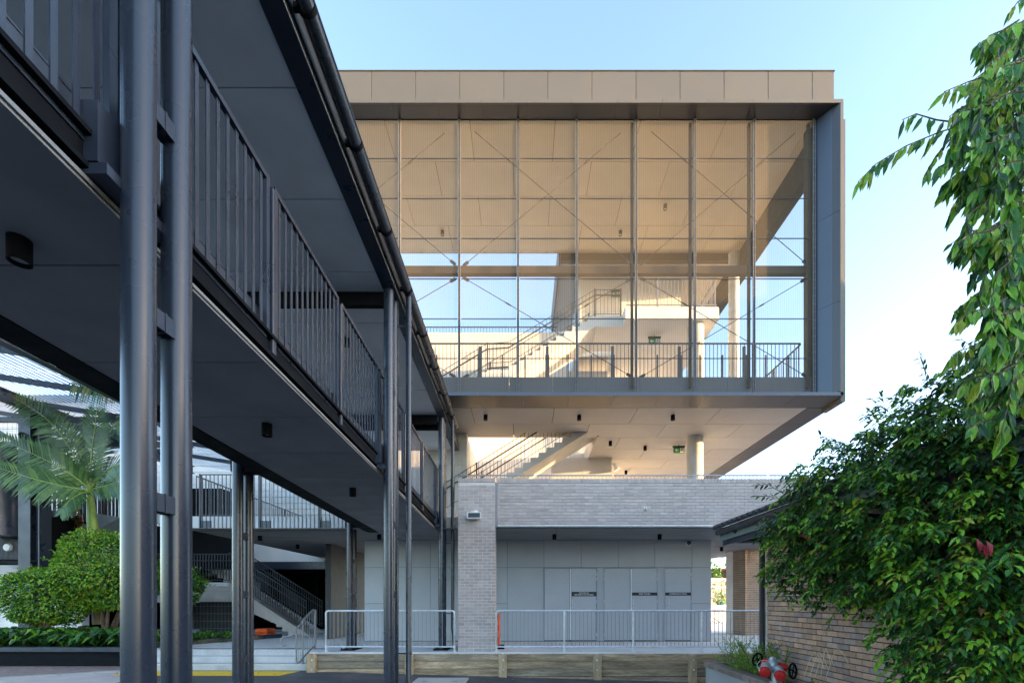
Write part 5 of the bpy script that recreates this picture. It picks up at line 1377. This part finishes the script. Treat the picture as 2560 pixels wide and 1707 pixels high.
# weeping tree reaching in from the right
wt = thing('weeping_tree', 'weeping tree with long hanging leaves reaching in at upper right', 'tree')
TR = Vector((5.4,3.3,0))
q = MB(); q.tube([(5.3,3.0,-.1),(5.25,3.0,2.2),(5.1,3.05,4.2),(4.9,3.1,5.6),(4.6,3.1,6.6)],[.16,.14,.11,.07,.03],12); q.build('trunk', M['bark'], wt, smooth=True)
leaves = []
lb = MB()
def strand(pts, step, L_, W_, hang=1.0):
    P = [at(*p) for p in pts]; lb.tube(P,[.007*(1-.6*i/(len(P)-1)) for i in range(len(P))],5)
    k = len(P)-1; tot = sum((P[i+1]-P[i]).length for i in range(k)); n = int(tot/step)
    for j in range(n):
        f = (j+.5)/n*k; i = min(int(f),k-1); p = P[i].lerp(P[i+1],f-i); t_ = (P[i+1]-P[i]).normalized()
        for _ in range(random.choice((1,1,2))):
            d = (t_*.35+Vector((random.uniform(-.55,.35),random.uniform(-.4,.4),-hang))+rv()*.25).normalized()
            leaves.append((p,d,(Vector((random.uniform(-.6,.2),-1,random.uniform(-.2,.7)))+rv()*.4).normalized(),L_*random.uniform(.7,1.2),W_*random.uniform(.8,1.2),random.choices((0,1,2,3),(.16,.34,.38,.12))[0]))
strand([(2600,240,3.9),(2470,295,3.9),(2350,330,3.9),(2265,365,3.9),(2190,410,3.9),(2145,455,3.9)],.045,.15,.036)
strand([(2420,310,3.95),(2340,300,3.95),(2290,285,3.95),(2255,300,3.95)],.055,.14,.035)
strand([(2400,320,3.85),(2340,390,3.85),(2310,440,3.85)],.055,.14,.035)
strand([(2600,150,3.8),(2500,180,3.8),(2420,205,3.8),(2360,230,3.8)],.045,.15,.038)
strand([(2610,40,3.8),(2540,60,3.8),(2480,90,3.8)],.03,.12,.032)
strand([(2570,-10,3.8),(2545,5,3.8),(2530,25,3.8)],.03,.1,.03)
for (px,py,ln) in [(2405,290,150),(2430,230,240),(2440,420,200),(2415,450,130),(2465,170,330),(2490,120,400),(2505,250,420),(2525,80,480),(2545,300,500),(2565,60,600),(2455,610,140),(2475,600,260),(2495,680,300),(2525,640,380),(2555,700,420),(2575,500,560),(2505,850,240),(2485,760,160),(2545,900,300),(2590,300,560),(2590,800,380),(2465,330,260),(2535,450,360),(2515,520,340),(2485,420,220),(2425,540,110),(2560,880,260),(2530,960,200),(2580,1000,160),(2550,1040,140),(2600,600,500),(2570,160,420)]:
    ln *= .62; d = random.uniform(3.3,4.1); pts = [(px+60,py-50,d+.1)] + [(px-22*t_+random.uniform(-9,9), py+ln*t_, d-.1*t_) for t_ in (0,.33,.66,1)]
    strand(pts,.042,random.choice((.13,.17,.21)),.046,1.0)
for i in range(95):          # short side sprays that fan out to the left
    px = random.uniform(2430,2590); py = random.uniform(60,1080); d = random.uniform(3.3,4.2); ln = random.uniform(40,110)
    if px < 2470 and (py < 240 or 520 < py < 560): continue
    strand([(px+40,py-25,d+.05),(px,py,d),(px-ln*.5,py+8,d-.03),(px-ln*.85,py+ln*.35,d-.05)],.03,random.choice((.11,.15,.18)),.042,.9)
lb.build('branch', M['bark'], wt)
tm = []
for mi in range(4):
    for _ in range(2):
        lq = MB(); leaf_quad(lq,Vector((0,0,0)),Vector((0,0,-1)),Vector((0,-1,0)),1.0,random.uniform(.24,.32),0,bend=random.uniform(-.1,.3)); tm.append(lq.mesh('leaf',LM[mi]))
random.shuffle(leaves); leaves.sort(key=lambda l: l[0].y/l[3])
ls = MB()
for i, (p,d,n_,L_,W_,mi) in enumerate(leaves):
    if i < 300:
        z = -d; x_ = n_.cross(d).normalized(); y_ = z.cross(x_)
        mt = Matrix((x_,y_,z)).transposed().to_4x4()
        o = link('leaf', tm[mi*2+i%2], wt); o.matrix_local = Matrix.Translation(p) @ mt @ Matrix.Scale(L_,4)
    else: leaf_quad(ls,p,d,n_,L_,W_,mi,bend=random.uniform(-.1,.3))
ls.build('leaf', LM, wt, kind='stuff')

# a few fallen leaves on the asphalt and paving
ll = MB()
for i in range(34):
    x = random.uniform(-11,4); y = random.uniform(10.8,11.8); z = gz(x)+.012
    leaf_quad(ll,Vector((x,y,z)),Vector((random.uniform(-1,1),random.uniform(-1,1),.1)),Vector((0,0,1)),random.uniform(.05,.11),.04,random.choice((0,0,1)))
lo_ = ll.build('leaf_litter', [M['leaf_brown'],M['leaf_pink']], kind='stuff'); lo_['label'] = 'scattered dry fallen leaves on the asphalt'; lo_['category'] = 'leaf litter'
